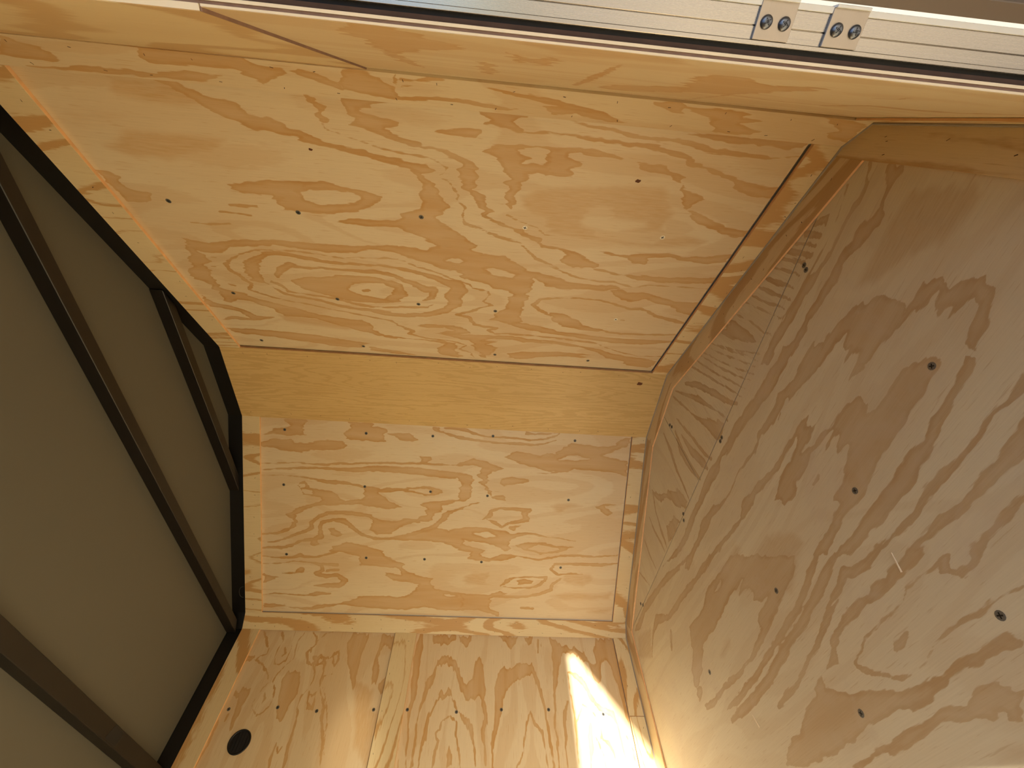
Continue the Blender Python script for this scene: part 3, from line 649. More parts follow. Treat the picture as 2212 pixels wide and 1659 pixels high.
GRAIN['F'] = [
    ('p',[],[15,1837,15,1819,33,1820,51,1807,76,1804,98,1802,122,1813,149,1814,183,1814,206,1814,220,1809,248,1821,279,1821,305,1828,347,1833,379,1831,427,1841,469,1847,518,1841,537,1875,472,1876,424,1874,376,1868,337,1858,295,1856,263,1849,243,1834,206,1824,177,1823,148,1823,110,1822,77,1814,52,1816,34,1827]),
    ('p',[],[16,1787,14,1735,32,1740,51,1745,72,1746,90,1737,93,1729,113,1727,129,1736,148,1740,171,1745,192,1761,213,1766,235,1762,255,1760,281,1764,307,1767,349,1779,379,1772,421,1777,462,1785,485,1785,507,1823,460,1816,411,1801,371,1799,337,1799,301,1791,269,1791,241,1789,213,1787,189,1784,162,1775,141,1779,121,1771,103,1755,83,1752,58,1764,36,1779]),
    ('s',[0.6,1.6,2.0,2.4,3.6,5.6,7.9,3.3],[63,1864,96,1853,145,1847,203,1845,247,1850,298,1854,348,1860,393,1873]),
    ('p',[],[264,1659,234,1638,236,1575,187,1576,169,1552,182,1523,165,1507,148,1488,150,1467,175,1453,200,1441,219,1438,249,1427,253,1438,245,1445,245,1451,227,1456,185,1473,181,1482,194,1490,219,1494,225,1497,205,1506,224,1512,239,1515,238,1521,221,1527,219,1534,195,1538,210,1543,225,1543,248,1554,234,1561,259,1563,297,1576,331,1581,368,1583,381,1606,346,1613,368,1627,392,1634,364,1642,356,1664,338,1669,362,1681,387,1680,428,1686,452,1727,407,1711,368,1713,330,1701,302,1688,280,1677]),
    ('m',[],[126,1707,55,1705,38,1661,36,1568,119,1578,156,1632,218,1668,244,1703]),
    ('p',[],[439,1826,412,1773,465,1783,514,1787,572,1787,604,1802,646,1805,691,1822,744,1827,714,1851,655,1850,599,1834,540,1837,483,1823]),
    ('p',[],[395,1740,367,1686,412,1689,443,1689,475,1700,502,1706,521,1718,551,1715,542,1730,576,1728,618,1726,662,1737,699,1749,729,1740,751,1738,793,1750,838,1754,829,1761,794,1757,756,1748,722,1753,688,1765,643,1759,596,1755,560,1764,518,1743,478,1740,431,1743]),
    ('p',[],[381,1606,368,1583,385,1585,411,1596,420,1601]),
    ('p',[],[615,1722,590,1729,595,1719,612,1719]),
    ('p',[],[565,1658,543,1646,577,1633,553,1614,597,1603,625,1608,591,1593,550,1586,518,1578,468,1578,421,1562,426,1542,450,1526,424,1517,383,1514,339,1518,318,1506,302,1493,281,1474,288,1467,309,1459,331,1456,361,1456,396,1453,436,1450,476,1449,515,1447,551,1438,589,1432,623,1432,660,1436,692,1428,736,1421,763,1418,795,1440,748,1447,696,1451,646,1462,638,1480,599,1485,566,1497,529,1513,531,1523,555,1526,606,1522,571,1526,557,1528,524,1549,522,1554,546,1558,564,1553,585,1555,571,1561,529,1568,543,1573,584,1579,616,1584,656,1574,699,1578,728,1558,772,1570,777,1581,794,1601,745,1617,720,1624,672,1626,631,1629,611,1644,649,1644,679,1643,716,1639,740,1645,797,1653,838,1663,884,1656,933,1656,951,1666,909,1698,861,1689,792,1677,733,1657,692,1657,642,1660,601,1652]),
    ('p',[],[658,1538,633,1542,622,1535,637,1530,654,1532]),
    ('p',[],[262,1438,263,1422,284,1413,303,1413,328,1409,367,1400,390,1394,421,1386,466,1380,503,1375,542,1374,597,1374,656,1378,709,1380,745,1406,703,1404,661,1404,624,1406,579,1407,536,1409,500,1410,467,1413,424,1410,399,1415,372,1421,330,1422,307,1426,277,1431]),
    ('p',[],[248,1359,237,1357,260,1341,270,1344,294,1346,319,1351,350,1345,383,1343,418,1340,457,1340,495,1341,525,1338,557,1334,599,1341,640,1346,659,1345,666,1350,643,1357,620,1351,586,1351,539,1347,513,1354,479,1358,441,1357,409,1351,372,1353,350,1352,334,1357,306,1356,283,1353]),
    ('p',[],[300,1322,285,1323,337,1287,350,1287,378,1287,413,1290,446,1292,481,1296,516,1298,559,1300,599,1303,613,1313,577,1314,536,1311,510,1317,492,1311,466,1306,432,1308,407,1313,385,1311,363,1310,343,1315,316,1321]),
    ('p',[],[387,1261,374,1261,389,1250,401,1251,434,1247,460,1247,485,1246,512,1243,520,1252,504,1257,478,1259,456,1258,421,1260]),
    ('m',[],[978,1569,889,1569,825,1527,791,1472,832,1467]),
    ('p',[],[561,1837,533,1792,586,1790,619,1806,662,1815,721,1823,780,1834,826,1832,871,1852,894,1852,925,1837,979,1843,1056,1845,1141,1844,1209,1837,1288,1835,1386,1849,1470,1884,1528,1899,1434,1883,1335,1864,1267,1865,1192,1875,1106,1872,1038,1882,976,1888,912,1877,871,1870,803,1868,739,1866,671,1854,620,1840]),
    ('p',[],[505,1748,475,1700,516,1711,551,1716,555,1733,593,1734,644,1739,699,1750,736,1743,783,1751,854,1759,914,1754,963,1751,1009,1760,1071,1770,1126,1767,1191,1769,1262,1768,1333,1759,1362,1773,1329,1788,1409,1815,1515,1845,1582,1853,1640,1855,1636,1875,1508,1851,1389,1818,1265,1791,1199,1796,1127,1810,1038,1796,962,1761,919,1759,858,1764,784,1758,740,1748,694,1761,631,1756,571,1757]),
    ('p',[],[945,1671,888,1670,943,1665,1004,1666,1067,1677,1113,1677,1164,1695,1239,1697,1296,1706,1374,1701,1403,1714,1324,1718,1265,1719,1185,1709,1110,1699,1034,1685,969,1677]),
    ('m',[],[1147,1561,1084,1562,998,1554,943,1569,866,1556,796,1506,840,1462,922,1427]),
    ('m',[],[1238,1615,1143,1634,1031,1637,1012,1619,1075,1602,1172,1576]),
    ('p',[],[1069,1633,841,1473,857,1456,921,1439,992,1431,1045,1420,1080,1412,1145,1401,1185,1397,1242,1403,1279,1396,1347,1397,1431,1407,1507,1401,1570,1409,1576,1425,1484,1420,1417,1418,1351,1419,1306,1414,1205,1409,1137,1427,1100,1435,1100,1449,1090,1461,1046,1464,1006,1469,1035,1472,1072,1492,1065,1504,1056,1518,1093,1534,1118,1537,1108,1549,1073,1557,1125,1555,1167,1564,1206,1559,1276,1549,1339,1546,1433,1551,1472,1525,1503,1500,1559,1481,1593,1487,1580,1533,1522,1568,1487,1633,1355,1625,1273,1649,1183,1642,1105,1639]),
    ('e',[],[1230,1619,1182,1624,1173,1620,1203,1611,1225,1613]),
    ('s',[5.7,10.0,8.5,9.6,10.8,11.1,8.6,9.0,8.3,9.9,9.2,2.9],[783,1432,830,1421,882,1406,934,1392,978,1391,1019,1387,1074,1380,1134,1377,1194,1370,1278,1367,1350,1363,1435,1369]),
    ('s',[6.0,14.1,14.5,11.7,12.0,10.8,12.8,13.3,13.7,12.3,14.8,13.4,5.7],[741,1403,800,1393,851,1381,906,1373,959,1363,1016,1362,1053,1356,1106,1350,1166,1340,1227,1338,1283,1335,1354,1337,1438,1341]),
    ('s',[2.9,9.1,9.3,6.3,5.7,5.0,6.0,8.9,4.5],[809,1342,849,1339,888,1327,941,1315,988,1307,1034,1297,1078,1288,1127,1288,1183,1285]),
    ('p',[],[1581,1486,1544,1472,1559,1455,1594,1442,1606,1465]),
    ('m',[],[1307,1488,1272,1489,1280,1475,1340,1470,1358,1478]),
    ('s',[8.8,15.2,12.1,17.1,17.8,13.7,19.0,3.9],[1401,1809,1502,1842,1594,1860,1702,1873,1778,1883,1840,1888,1949,1876,2010,1889]),
    ('p',[],[1327,1791,1264,1769,1304,1760,1354,1768,1357,1785]),
    ('s',[5.6,10.4,6.2,12.9,12.0,14.2,9.3,20.5,8.4,1.3],[1156,1693,1236,1700,1309,1708,1370,1717,1464,1729,1528,1731,1620,1741,1734,1791,1811,1778,1898,1721]),
    ('s',[10.9,7.2],[1642,1693,1682,1651]),
    ('m',[],[2002,1851,1823,1805,1902,1717,2052,1784]),
    ('s',[4.6,9.6,10.1,12.0,7.6,7.8,3.2],[642,1348,687,1347,727,1355,747,1368,778,1358,814,1352,851,1347]),
    ('p',[],[588,1314,561,1295,599,1290,637,1291,675,1291,717,1290,750,1301,794,1298,838,1297,872,1292,907,1275,903,1265,937,1269,976,1267,982,1249,922,1212,872,1197,832,1186,792,1173,742,1165,702,1163,682,1165,644,1164,607,1159,576,1157,549,1147,566,1135,591,1142,618,1143,645,1142,668,1152,700,1152,715,1147,733,1146,776,1143,816,1147,829,1155,853,1159,903,1161,946,1161,984,1158,1020,1162,1067,1156,1100,1166,1120,1160,1156,1165,1262,1189,1228,1214,1188,1222,1154,1222,1100,1239,1079,1248,1030,1253,1020,1267,992,1269,955,1269,925,1283,898,1294,876,1311,838,1313,810,1321,757,1322,737,1310,728,1313,725,1319,704,1320,677,1309,660,1312,620,1312]),
    ('s',[3.7,3.3,2.3,2.4,2.4,2.5,2.1,3.3,2.2,1.9,5.6,6.9,5.3,4.4,2.4,1.8,1.8,2.1,3.6,3.9,4.7,2.7,1.7,1.0],[552,1270,583,1269,621,1273,656,1275,679,1263,709,1263,746,1265,772,1264,807,1266,834,1254,868,1247,863,1233,844,1218,817,1204,792,1188,761,1181,721,1185,686,1194,656,1196,617,1195,584,1190,556,1191,524,1189,498,1183]),
    ('p',[],[561,1276,550,1274,540,1264,554,1254,551,1247,521,1243,517,1253,507,1255,490,1243,518,1237,551,1233,566,1248,579,1259]),
    ('p',[],[728,1234,714,1232,705,1222,719,1223,735,1217,761,1217,765,1222,758,1231,742,1230]),
    ('p',[],[615,1101,644,1122,686,1128,710,1119,727,1126,764,1131,813,1130,872,1133,933,1132,998,1133,1042,1131,1012,1123,970,1125,934,1119,931,1114,899,1117,862,1111,798,1117,764,1113,736,1104,709,1097,699,1089,686,1091,684,1096,668,1093,670,1087,648,1077]),
    ('m',[],[702,1062,677,1057,692,1047,724,1056]),
    ('p',[],[136,1905,128,1878,154,1870,164,1920]),
    ('s',[9.0,9.0,8.4],[184,1924,176,1876]),
    ('s',[4.7,4.7,4.3],[211,1943,200,1876]),
    ('s',[8.5,8.5,7.6],[236,1965,224,1876]),
    ('s',[6.3,6.3,5.6],[260,1976,244,1885]),
    ('s',[2.6,4.9,1.8],[288,1992,280,1932,274,1882]),
    ('s',[5.4,8.9,2.3],[323,2006,318,1946,308,1882]),
    ('s',[5.0,7.8,2.8],[357,2031,349,1953,337,1874]),
    ('s',[3.6,5.3,2.0],[387,2035,379,1954,364,1882]),
    ('s',[2.4,4.4,1.6],[416,2059,406,1975,392,1882]),
    ('s',[2.2,3.8,1.5],[466,2081,453,1993,454,1921,445,1888]),
    ('p',[],[499,2097,481,2068,481,1989,488,1921,521,1996,547,2081,551,2124]),
    ('s',[1.9,3.0,1.1],[607,2154,575,2037,544,1949,529,1889]),
    ('s',[1.9,3.0,1.1],[630,2162,596,2043,571,1958,548,1891]),
    ('s',[2.3,3.7,1.4],[658,2179,624,2042,597,1956,570,1883]),
    ('s',[2.8,4.4,1.6],[677,2192,646,2049,621,1958,592,1884]),
    ('s',[2.9,4.5,1.6],[707,2211,678,2071,649,1967,625,1886]),
    ('s',[3.4,5.2,1.9],[743,2227,705,2075,673,1959,656,1890]),
    ('s',[1.8,3.1,1.1],[593,2115,552,1992,510,1895]),
    ('s',[7.3,13.5,13.6,11.1,5.2],[820,2223,775,2143,738,2037,715,1957,688,1898]),
    ('s',[2.8,7.2,13.3,6.1,4.5,2.7],[893,2278,849,2185,810,2102,786,2020,764,1946,758,1904]),
    ('p',[],[926,2297,897,2201,879,2108,838,2022,785,1939,780,1905,820,1901,848,1908,857,1973,875,2062,891,2124,919,2241]),
    ('s',[2.7,7.1,6.7,7.7,4.7],[972,2197,957,2096,945,2029,936,1942,921,1900]),
    ('s',[3.7,17.0,18.9,7.3],[995,2119,990,2016,969,1938,962,1899]),
    ('s',[3.9,18.3,13.5,4.4],[1019,2172,1045,2077,1041,1974,1024,1905]),
    ('s',[4.3,9.9,7.6,5.7,2.2],[1097,2251,1106,2145,1129,2065,1132,1991,1142,1916]),
    ('p',[],[1371,2189,1315,2099,1246,2058,1167,1990,1157,1917,1183,1909,1237,1974,1275,2049,1339,2078,1370,2142]),
    ('s',[4.5,5.2,8.2,3.9],[1373,2168,1410,2089,1426,1987,1428,1920]),
    ('s',[2.3,6.1,6.5,2.5],[1483,2122,1483,2044,1461,1956,1460,1924]),
    ('p',[],[1372,1983,1284,1964,1260,1912,1345,1913,1406,1922]),
    ('s',[2.4,7.2,3.4],[1605,2096,1605,2014,1589,1934]),
    ('s',[2.5,5.6,1.8],[1772,2035,1736,1980,1704,1928]),
]
GRAIN['W'] = [
    ('p',[],[950,1321,988,1342,1033,1402,1041,1418,1031,1456,999,1481,958,1535,947,1560,956,1735,929,1668,930,1528,934,1440,920,1413]),
    ('p',[],[1087,1418,1116,1462,1148,1420,1152,1494,1136,1529,1125,1486,1109,1518,1094,1452]),
    ('p',[],[1050,1556,1067,1540,1078,1657,1066,1725,1051,1713]),
    ('p',[],[1246,1767,1271,1668,1310,1645,1353,1595,1392,1697,1329,1768,1276,1787]),
    ('s',[6.2,8.4,2.3],[1216,1772,1219,1570,1218,1422]),
    ('m',[],[1075,1327,1162,1310,1256,1339,1271,1378,1145,1397]),
    ('p',[],[1315,1464,1329,1427,1363,1425,1416,1475,1458,1437,1471,1444,1461,1532,1448,1649,1385,1679,1348,1581]),
    ('s',[3.4,5.1,2.1],[1448,1847,1448,1649,1538,1673,1615,1670]),
    ('s',[6.5,11.2,3.7],[1615,1670,1635,1592,1705,1589,1755,1564,1781,1501]),
    ('s',[1.8,3.4,1.3],[1559,1495,1585,1477,1576,1452]),
]
GRAIN['D'] = [
    ('p',[],[158,2,205,22,226,43,188,59,104,51]),
    ('p',[],[119,78,240,59,344,58,385,62,457,45,525,50,468,73,377,73,260,76,165,76]),
    ('p',[],[400,-5,490,-3,594,-9,596,8,650,15,687,33,758,56,764,39,722,21,681,12,598,60,554,31,405,35,392,33]),
    ('p',[],[776,3,806,1,850,12,868,41,883,60,955,49,1045,52,1127,63,1104,70,980,60,875,70,788,60,760,51]),
    ('p',[],[878,-2,886,16,953,11,991,2,967,-2,943,1,917,12,894,7,874,29,914,27,876,32]),
    ('p',[],[1045,11,1170,18,1306,48,1366,67,1311,65,1206,43,1108,27]),
    ('p',[],[1388,2,1454,-2,1470,30,1431,26]),
    ('p',[],[1179,46,1265,44,1322,57,1362,70,1311,73,1244,61,1182,66]),
    ('p',[],[1439,11,1538,1,1602,12,1595,22,1638,28,1602,40,1649,56,1642,70,1602,74,1546,70,1543,41,1495,23]),
    ('p',[],[1736,-1,1815,2,1854,15,1859,69,1808,55,1793,42,1810,30,1794,23]),
]



def sheet(name, pl, u0, u1, v0, v1, mat, parent, out, th, step, grain='u', key=None):
    """plywood sheet with a dense face that carries the grain attribute"""
    nu = max(1, int(round((u1 - u0) * S / step)))
    nv = max(1, int(round((v1 - v0) * S / step)))
    uu = np.linspace(u0, u1, nu + 1)
    vv = np.linspace(v0, v1, nv + 1)
    UU, VV = np.meshgrid(uu, vv)
    Q = pl.O + UU.ravel()[:, None] * pl.U + VV.ravel()[:, None] * pl.V - pl.NI * out
    W = np.c_[-Q[:, 1] * S, Q[:, 2] * S, (DH - Q[:, 0]) * S]
    nb = len(W)
    back = [pl.p(u0, v0, out + th), pl.p(u1, v0, out + th), pl.p(u1, v1, out + th), pl.p(u0, v1, out + th)]
    verts = np.vstack([W, np.array([list(b) for b in back])])
    i = np.arange(nv)[:, None] * (nu + 1) + np.arange(nu)[None, :]
    i = i.ravel()
    quads = np.c_[i, i + 1, i + nu + 2, i + nu + 1]
    c = [0, nu, (nv + 1) * (nu + 1) - 1, nv * (nu + 1)]
    b = [nb, nb + 1, nb + 2, nb + 3]
    edge = [list(range(0, nu + 1)), [nu + k * (nu + 1) for k in range(nv + 1)],
            list(range(nv * (nu + 1) + nu, nv * (nu + 1) - 1, -1)), [k * (nu + 1) for k in range(nv, -1, -1)]]
    faces = quads.tolist()
    for k in range(4):
        faces.append(edge[k][::-1] + [b[k], b[(k + 1) % 4]])
    faces.append([b[3], b[2], b[1], b[0]])
    # orientation: the face should look inwards
    e1 = Vector(W[1]) - Vector(W[0]); e2 = Vector(W[nu + 1]) - Vector(W[0])
    if e1.cross(e2).dot(TV(*pl.NI)) < 0:
        faces = [f_[::-1] for f_ in faces]
    me = bpy.data.meshes.new(name)
    me.from_pydata(verts.tolist(), [], faces)
    uvs = np.vstack([np.c_[UU.ravel() * S, VV.ravel() * S], np.array([[u0, v0], [u1, v0], [u1, v1], [u0, v1]]) * S])
    F, Tn = np.full(len(verts), -0.02), np.zeros(len(verts))
    if key in GRAIN:
        F, Tn = grain_field(uvs, GRAIN[key], grain)
    att = me.attributes.new('grain', 'FLOAT', 'POINT')
    att.data.foreach_set('value', F.astype(np.float32))
    att = me.attributes.new('tone', 'FLOAT', 'POINT')
    att.data.foreach_set('value', Tn.astype(np.float32))
    lay = me.uv_layers.new(name='UVMap')
    idx = np.empty(len(me.loops), np.int32)
    me.loops.foreach_get('vertex_index', idx)
    uvl = uvs[idx]
    if grain == 'v':
        uvl = uvl[:, ::-1]
    lay.data.foreach_set('uv', np.ascontiguousarray(uvl, np.float32).ravel())
    me.update()
    o = link(name, me, mat)
    if parent is not None:
        adopt(o, parent)
    return o


def screw_mesh(name, rad, slot_only=False):
    """flat countersunk head with a cross recess; +Z looks out of the wood"""
    bm = bmesh.new()
    prof = [(0.0, 0.0), (rad * 0.25, 0.0001), (rad * 0.92, 0.0), (rad, -0.0003), (rad * 0.7, -0.004)]
    rings = []
    for rr, zz in prof[1:]:
        rings.append([bm.verts.new((rr * math.cos(t * math.tau / 12), rr * math.sin(t * math.tau / 12), zz)) for t in range(12)])
    cv = bm.verts.new((0, 0, 0.0001))
    for k in range(12):
        bm.faces.new((cv, rings[0][k], rings[0][(k + 1) % 12]))
    for a, b in zip(rings[:-1], rings[1:]):
        for k in range(12):
            bm.faces.new((a[k], b[k], b[(k + 1) % 12], a[(k + 1) % 12]))
    for f_ in bm.faces:
        f_.material_index = 0
    n0 = len(bm.faces)
    for ang in (0.4, 0.4 + math.pi / 2):
        c_, s_ = math.cos(ang), math.sin(ang)
        q = [(-0.6, -0.14), (0.6, -0.14), (0.6, 0.14), (-0.6, 0.14)]
        vsq = [bm.verts.new((rad * (x * c_ - y * s_), rad * (x * s_ + y * c_), 0.00022)) for x, y in q]
        f_ = bm.faces.new(vsq)
        f_.material_index = 1
    me = bpy.data.meshes.new(name)
    bm.to_mesh(me)
    bm.free()
    me.materials.append(M['screw'])
    me.materials.append(M['screw_dark'])
    return me


SCREW = screw_mesh('wood_screw', 0.0068)
SCREW_GLINT = screw_mesh('painted_glint_screw', 0.0072)
SCREW_GLINT.materials[0] = plain('zinc_screw_painted_glint', srgb(236, 230, 212), 0.5)  # pale colour paints in the glint on a few heads
SCREW_BIG = screw_mesh('floor_screw', 0.0074)


def screws(pl, pts, parent, out, mesh=SCREW, name='screw', seat=0.0006):
    z = TV(*pl.NI).normalized()
    for u, v in pts:
        o = bpy.data.objects.new(name, mesh)
        col.objects.link(o)
        q = z.to_track_quat('Z', 'Y').to_matrix() @ Matrix.Rotation(random.uniform(0, 3), 3, 'Z')
        mw = q.to_4x4()
        mw.translation = pl.p(u, v, out) + z * seat
        o.parent = parent
        o.matrix_parent_inverse = Matrix.Identity(4) if parent.type != 'EMPTY' else Matrix.Translation(parent.location).inverted()
        o.matrix_basis = mw


def staples(pl, pts, parent, out=0.0, ln=0.0055, wd=0.0011, name='staple_marks', ang=None):
    """slots left by the staple gun in a strip, one small inlay each, joined"""
    if not pts:
        return
    bm = bmesh.new()
    u_, v_, n_ = TV(*pl.U).normalized(), TV(*pl.V).normalized(), TV(*pl.NI).normalized()
    for u, v in pts:
        c_ = pl.p(u, v, out) + n_ * 0.0002
        t = random.uniform(-0.5, 0.5) if ang is None else ang + random.uniform(-0.3, 0.3)
        t += random.choice((0, math.pi / 2)) if ang is None else 0
        e1 = u_ * math.cos(t) + v_ * math.sin(t)
        e2 = -u_ * math.sin(t) + v_ * math.cos(t)
        L, w_ = ln * random.uniform(0.7, 1.2) / 2, wd * random.uniform(0.8, 1.5) / 2
        a_ = [bm.verts.new(c_ + e1 * x + e2 * y) for x, y in ((-L, -w_), (L, -w_), (L, w_), (-L, w_))]
        b_ = [bm.verts.new(q.co - n_ * 0.002) for q in a_]
        bm.faces.new(a_)
        for k in range(4):
            bm.faces.new((a_[(k + 1) % 4], a_[k], b_[k], b_[(k + 1) % 4]))
    me = bpy.data.meshes.new(name)
    bm.to_mesh(me)
    bm.free()
    o = link(name, me, M['staple'])
    adopt(o, parent)
    o['kind'] = 'stuff'
    return o


# ---------------------------------------------------------------- cross-section of the body (a, f)
P0, P1, P2, P3, P4 = (-0.0046, 1.2408), (0.5625, 1.5308), (0.7878, 1.5308), (1.3505, 1.2680), (1.3795, 1.2349)
K2 = (-0.0353, 1.2000)
A_DOOR, A_LEFT = -0.0353, 1.3795           # faces of the strips on the two long walls
TT = 0.0065                                # strip thickness on the walls
TF = 0.004                                 # strip thickness on the floor
JAMB = 0.865                               # forward edge of the door opening
DOOR_BACK = -0.95  # rear edge moved back, widening the opening for more bounced sun
DOOR_TOP = 0.12
REAR = -1.55
TOPRAIL = -0.04


def face(p, q):
    """plane along a body facet from p to q: u down, v along the facet"""
    p, q = np.array(p), np.array(q)
    d = (q - p) / np.hypot(*(q - p))
    nrm = np.array([d[1], -d[0]])
    return Plane((0, p[0], p[1]), (1, 0, 0), (0, d[0], d[1]), (0, nrm[0], nrm[1])), float(np.hypot(*(q - p)))


PA, LA = face(P0, P1)
PR, LR = face(P1, P2)
PB, LB = face(P2, P3)
PE, LE = face(P3, P4)                       # bevelled corner strip, left
PD, LD = face(K2, P0)                       # bevelled corner strip, door side
PL = Plane((0, A_LEFT, 0), (1, 0, 0), (0, 0, 1), (0, -1, 0))
PW = Plane((0, A_DOOR, 0), (1, 0, 0), (0, 0, 1), (0, 1, 0))
PF = Plane((DH, 0, 0), (0, 1, 0), (0, 0, 1), (-1, 0, 0))          # floor: u across, v forward
X_ = TV(1, 0, 0)

# ---------------------------------------------------------------- ground
gm = bpy.data.meshes.new('ground')
gz = -0.55
gm.from_pydata([(-60, -60, gz), (60, -60, gz), (60, 60, gz), (-60, 60, gz)], [], [(0, 1, 2, 3)])
g = link('ground', gm, M['ground'])
tag(g, 'pale gravel yard outside around the trailer', kind='structure')

# ---------------------------------------------------------------- nose walls
# outer sheet metal behind the plywood is the wall, plywood sheets and strips are its parts
OUT0 = 0.015


def shell(name, pl, u0, u1, v0, v1, label, out=OUT0, th=0.012):
    o = pl.strip(name, u0, u1, v0, v1, M['skin'], None, out, th, 'u', 0.0)
    tag(o, label, kind='structure')
    return o


wa = shell('wall_nose_door_side', PA, TOPRAIL, DH + 0.03, -0.03, LA + 0.02, 'largest plywood wall at top centre with oval ring grain, next to the door jamb')
wr = shell('wall_nose_cap', PR, TOPRAIL, DH + 0.03, -0.02, LR + 0.02, 'narrow amber plywood wall across the middle with one dark knot')
wb = shell('wall_nose_left', PB, TOPRAIL, DH + 0.03, -0.02, LB + 0.03, 'plywood wall at the centre with three rows of screws, below the amber strip')

STEP = 0.0033
pa = sheet('plywood_panel', PA, 0.0, 1.1532, 0.0, LA - 0.0048, M['ply'], wa, TT, 0.008, STEP, 'u', 'A')
screws(PA, [p for i, p in enumerate(SC['A']) if i not in (3, 4, 9)], pa, TT)
screws(PA, [SC['A'][i] for i in (3, 4, 9)], pa, TT, SCREW_GLINT)
ta = PA.strip('edge_strip', 0.0, 0.0525, 0.0, LA, M['trim'], wa, grain='u')
staples(PA, [(random.uniform(.008, .045), v + random.uniform(-.02, .02)) for v in np.arange(0.03, LA, 0.07)], ta)
ta2 = PA.strip('edge_strip', 1.157, DH, 0.0, LA, M['trim'], wa, grain='u')
staples(PA, [(random.uniform(1.165, 1.195), v + random.uniform(-.02, .02)) for v in np.arange(0.03, LA, 0.055)], ta2)

pr = PR.strip('plywood_panel', 0.0, DH, -0.0015, LR + 0.0015, M['ridge'], wr, th=0.0125)
staples(PR, [(u + random.uniform(-.02, .02), v + random.uniform(-.004, .004)) for v in (0.012, LR - 0.012) for u in np.arange(0.04, DH, 0.085)], pr)

pb = sheet('plywood_panel', PB, 0.0, 1.1543, 0.0, LB - 0.0026, M['ply'], wb, TT, 0.008, STEP, 'u', 'B')
screws(PB, SC['B'], pb, TT)
tb = PB.strip('edge_strip', 0.0, 0.0492, 0.0, LB, M['trim'], wb, grain='u')
staples(PB, [(random.uniform(.012, .04), v + random.uniform(-.02, .02)) for v in np.arange(0.03, LB, 0.07)], tb)
tb2 = PB.strip('edge_strip', 1.156, DH, 0.0, LB, M['trim'], wb, grain='u')
staples(PB, [(random.uniform(1.165, 1.195), v + random.uniform(-.02, .02)) for v in np.arange(0.03, LB, 0.075)], tb2)

# knot in the amber nose cap
def knot(pl, u, v, r_, parent, out):
    bm = bmesh.new()
    c_ = pl.p(u, v, out) + TV(*pl.NI).normalized() * 0.0003
    e1, e2 = TV(*pl.U).normalized(), TV(*pl.V).normalized()
    pts = [bm.verts.new(c_ + e1 * r_ * 1.5 * math.cos(t) * random.uniform(.7, 1.1) + e2 * r_ * math.sin(t) * random.uniform(.6, 1.1)) for t in np.arange(0, math.tau, math.tau / 14)]
    f_ = bm.faces.new(pts)
    r2 = bmesh.ops.extrude_face_region(bm, geom=[f_])
    for q in [x for x in r2['geom'] if isinstance(x, bmesh.types.BMVert)]:
        q.co -= TV(*pl.NI).normalized() * 0.001
    bmesh.ops.recalc_face_normals(bm, faces=bm.faces)
    me = bpy.data.meshes.new('knot')
    bm.to_mesh(me)
    bm.free()
    adopt(link('knot', me, M['knot']), parent)


for u, v, r_ in SC['knots_R']:
    knot(PR, u, v, r_, pr, 0.0)
for u, v, r_ in SC['knots_A']:
    knot(PA, u, v, r_, pa, TT)

# corner strips
t1 = PE.strip('trim_1', 0.0, DH, -0.002, LE + 0.002, M['trim'], None, th=0.006, grain='u')
tag(t1, 'narrow plywood corner strip between the three-screw-row wall and the wall with the vent', kind='structure')
staples(PE, [(u + random.uniform(-.02, .02), v) for v in (0.010, LE - 0.008) for u in np.arange(0.03, DH, 0.075)], t1)
wc = shell('wall_corner_right', PD, TOPRAIL, DH + 0.03, -0.03, LD + 0.035, 'sheet metal closing piece, added against sun leaks, behind the door-side corner strip', out=0.0075, th=0.03)  # unseen piece added to keep sun from leaking through the corner
wc2 = shell('wall_corner_left', PE, TOPRAIL, DH + 0.03, -0.03, LE + 0.035, 'sheet metal corner post behind the left corner strip', out=0.0075, th=0.03)
t2 = sheet('trim_2', PD, 0.0, DH, 0.0, LD, M['ply'], None, 0.0, 0.006, 0.0025, 'u', 'D')
tag(t2, 'long plywood corner strip along the top of the wall with oval ring grain', kind='structure')
staples(PD, [(u + random.uniform(-.02, .02), v) for v in (0.010, LD - 0.008) for u in np.arange(0.03, DH, 0.075)], t2)

# ---------------------------------------------------------------- left side wall
wl = shell('wall_left', PL, TOPRAIL, DH + 0.03, REAR, 1.26, 'plywood wall along the bottom of the photo with round black vent and bright sun patch')
BAT0, BAT1 = 0.4635, 0.529
pl1 = sheet('plywood_panel', PL, 0.0, 0.4618, REAR, 0.70, M['ply'], wl, TT, 0.008, 0.03, 'v')
pl1 = sheet('plywood_panel', PL, 0.0, 0.4618, 0.7, 1.236, M['ply'], wl, TT, 0.008, STEP, 'v', 'L')
pl2 = sheet('plywood_panel', PL, 0.5001, 1.1550, REAR, 0.70, M['ply'], wl, TT, 0.008, 0.03, 'v')
pl2 = sheet('plywood_panel', PL, 0.5001, 1.1550, 0.7, 1.236, M['ply'], wl, TT, 0.008, STEP, 'v', 'L')
screws(PL, [p for p in SC['L'] if p[0] < 0.5], pl1, TT)
screws(PL, [p for p in SC['L'] if p[0] >= 0.5], pl2, TT)
tl1 = PL.strip('edge_strip', 0.0, 0.0525, REAR, 1.2349, M['trim'], wl, grain='v')
tl2 = PL.strip('batten', BAT0, BAT1, REAR, 1.2349, M['trim'], wl, grain='v')
staples(PL, [(random.choice((BAT0 + .008, BAT1 - .02)), v) for v in np.arange(0.4, 1.22, 0.09)], tl2)
tl3 = PL.strip('edge_strip', 1.1565, DH, 1.027, 1.2349, M['trim'], wl, grain='v')
tl4 = PL.strip('edge_strip', 1.1565, DH, REAR, 1.0255, M['trim'], wl, grain='v')
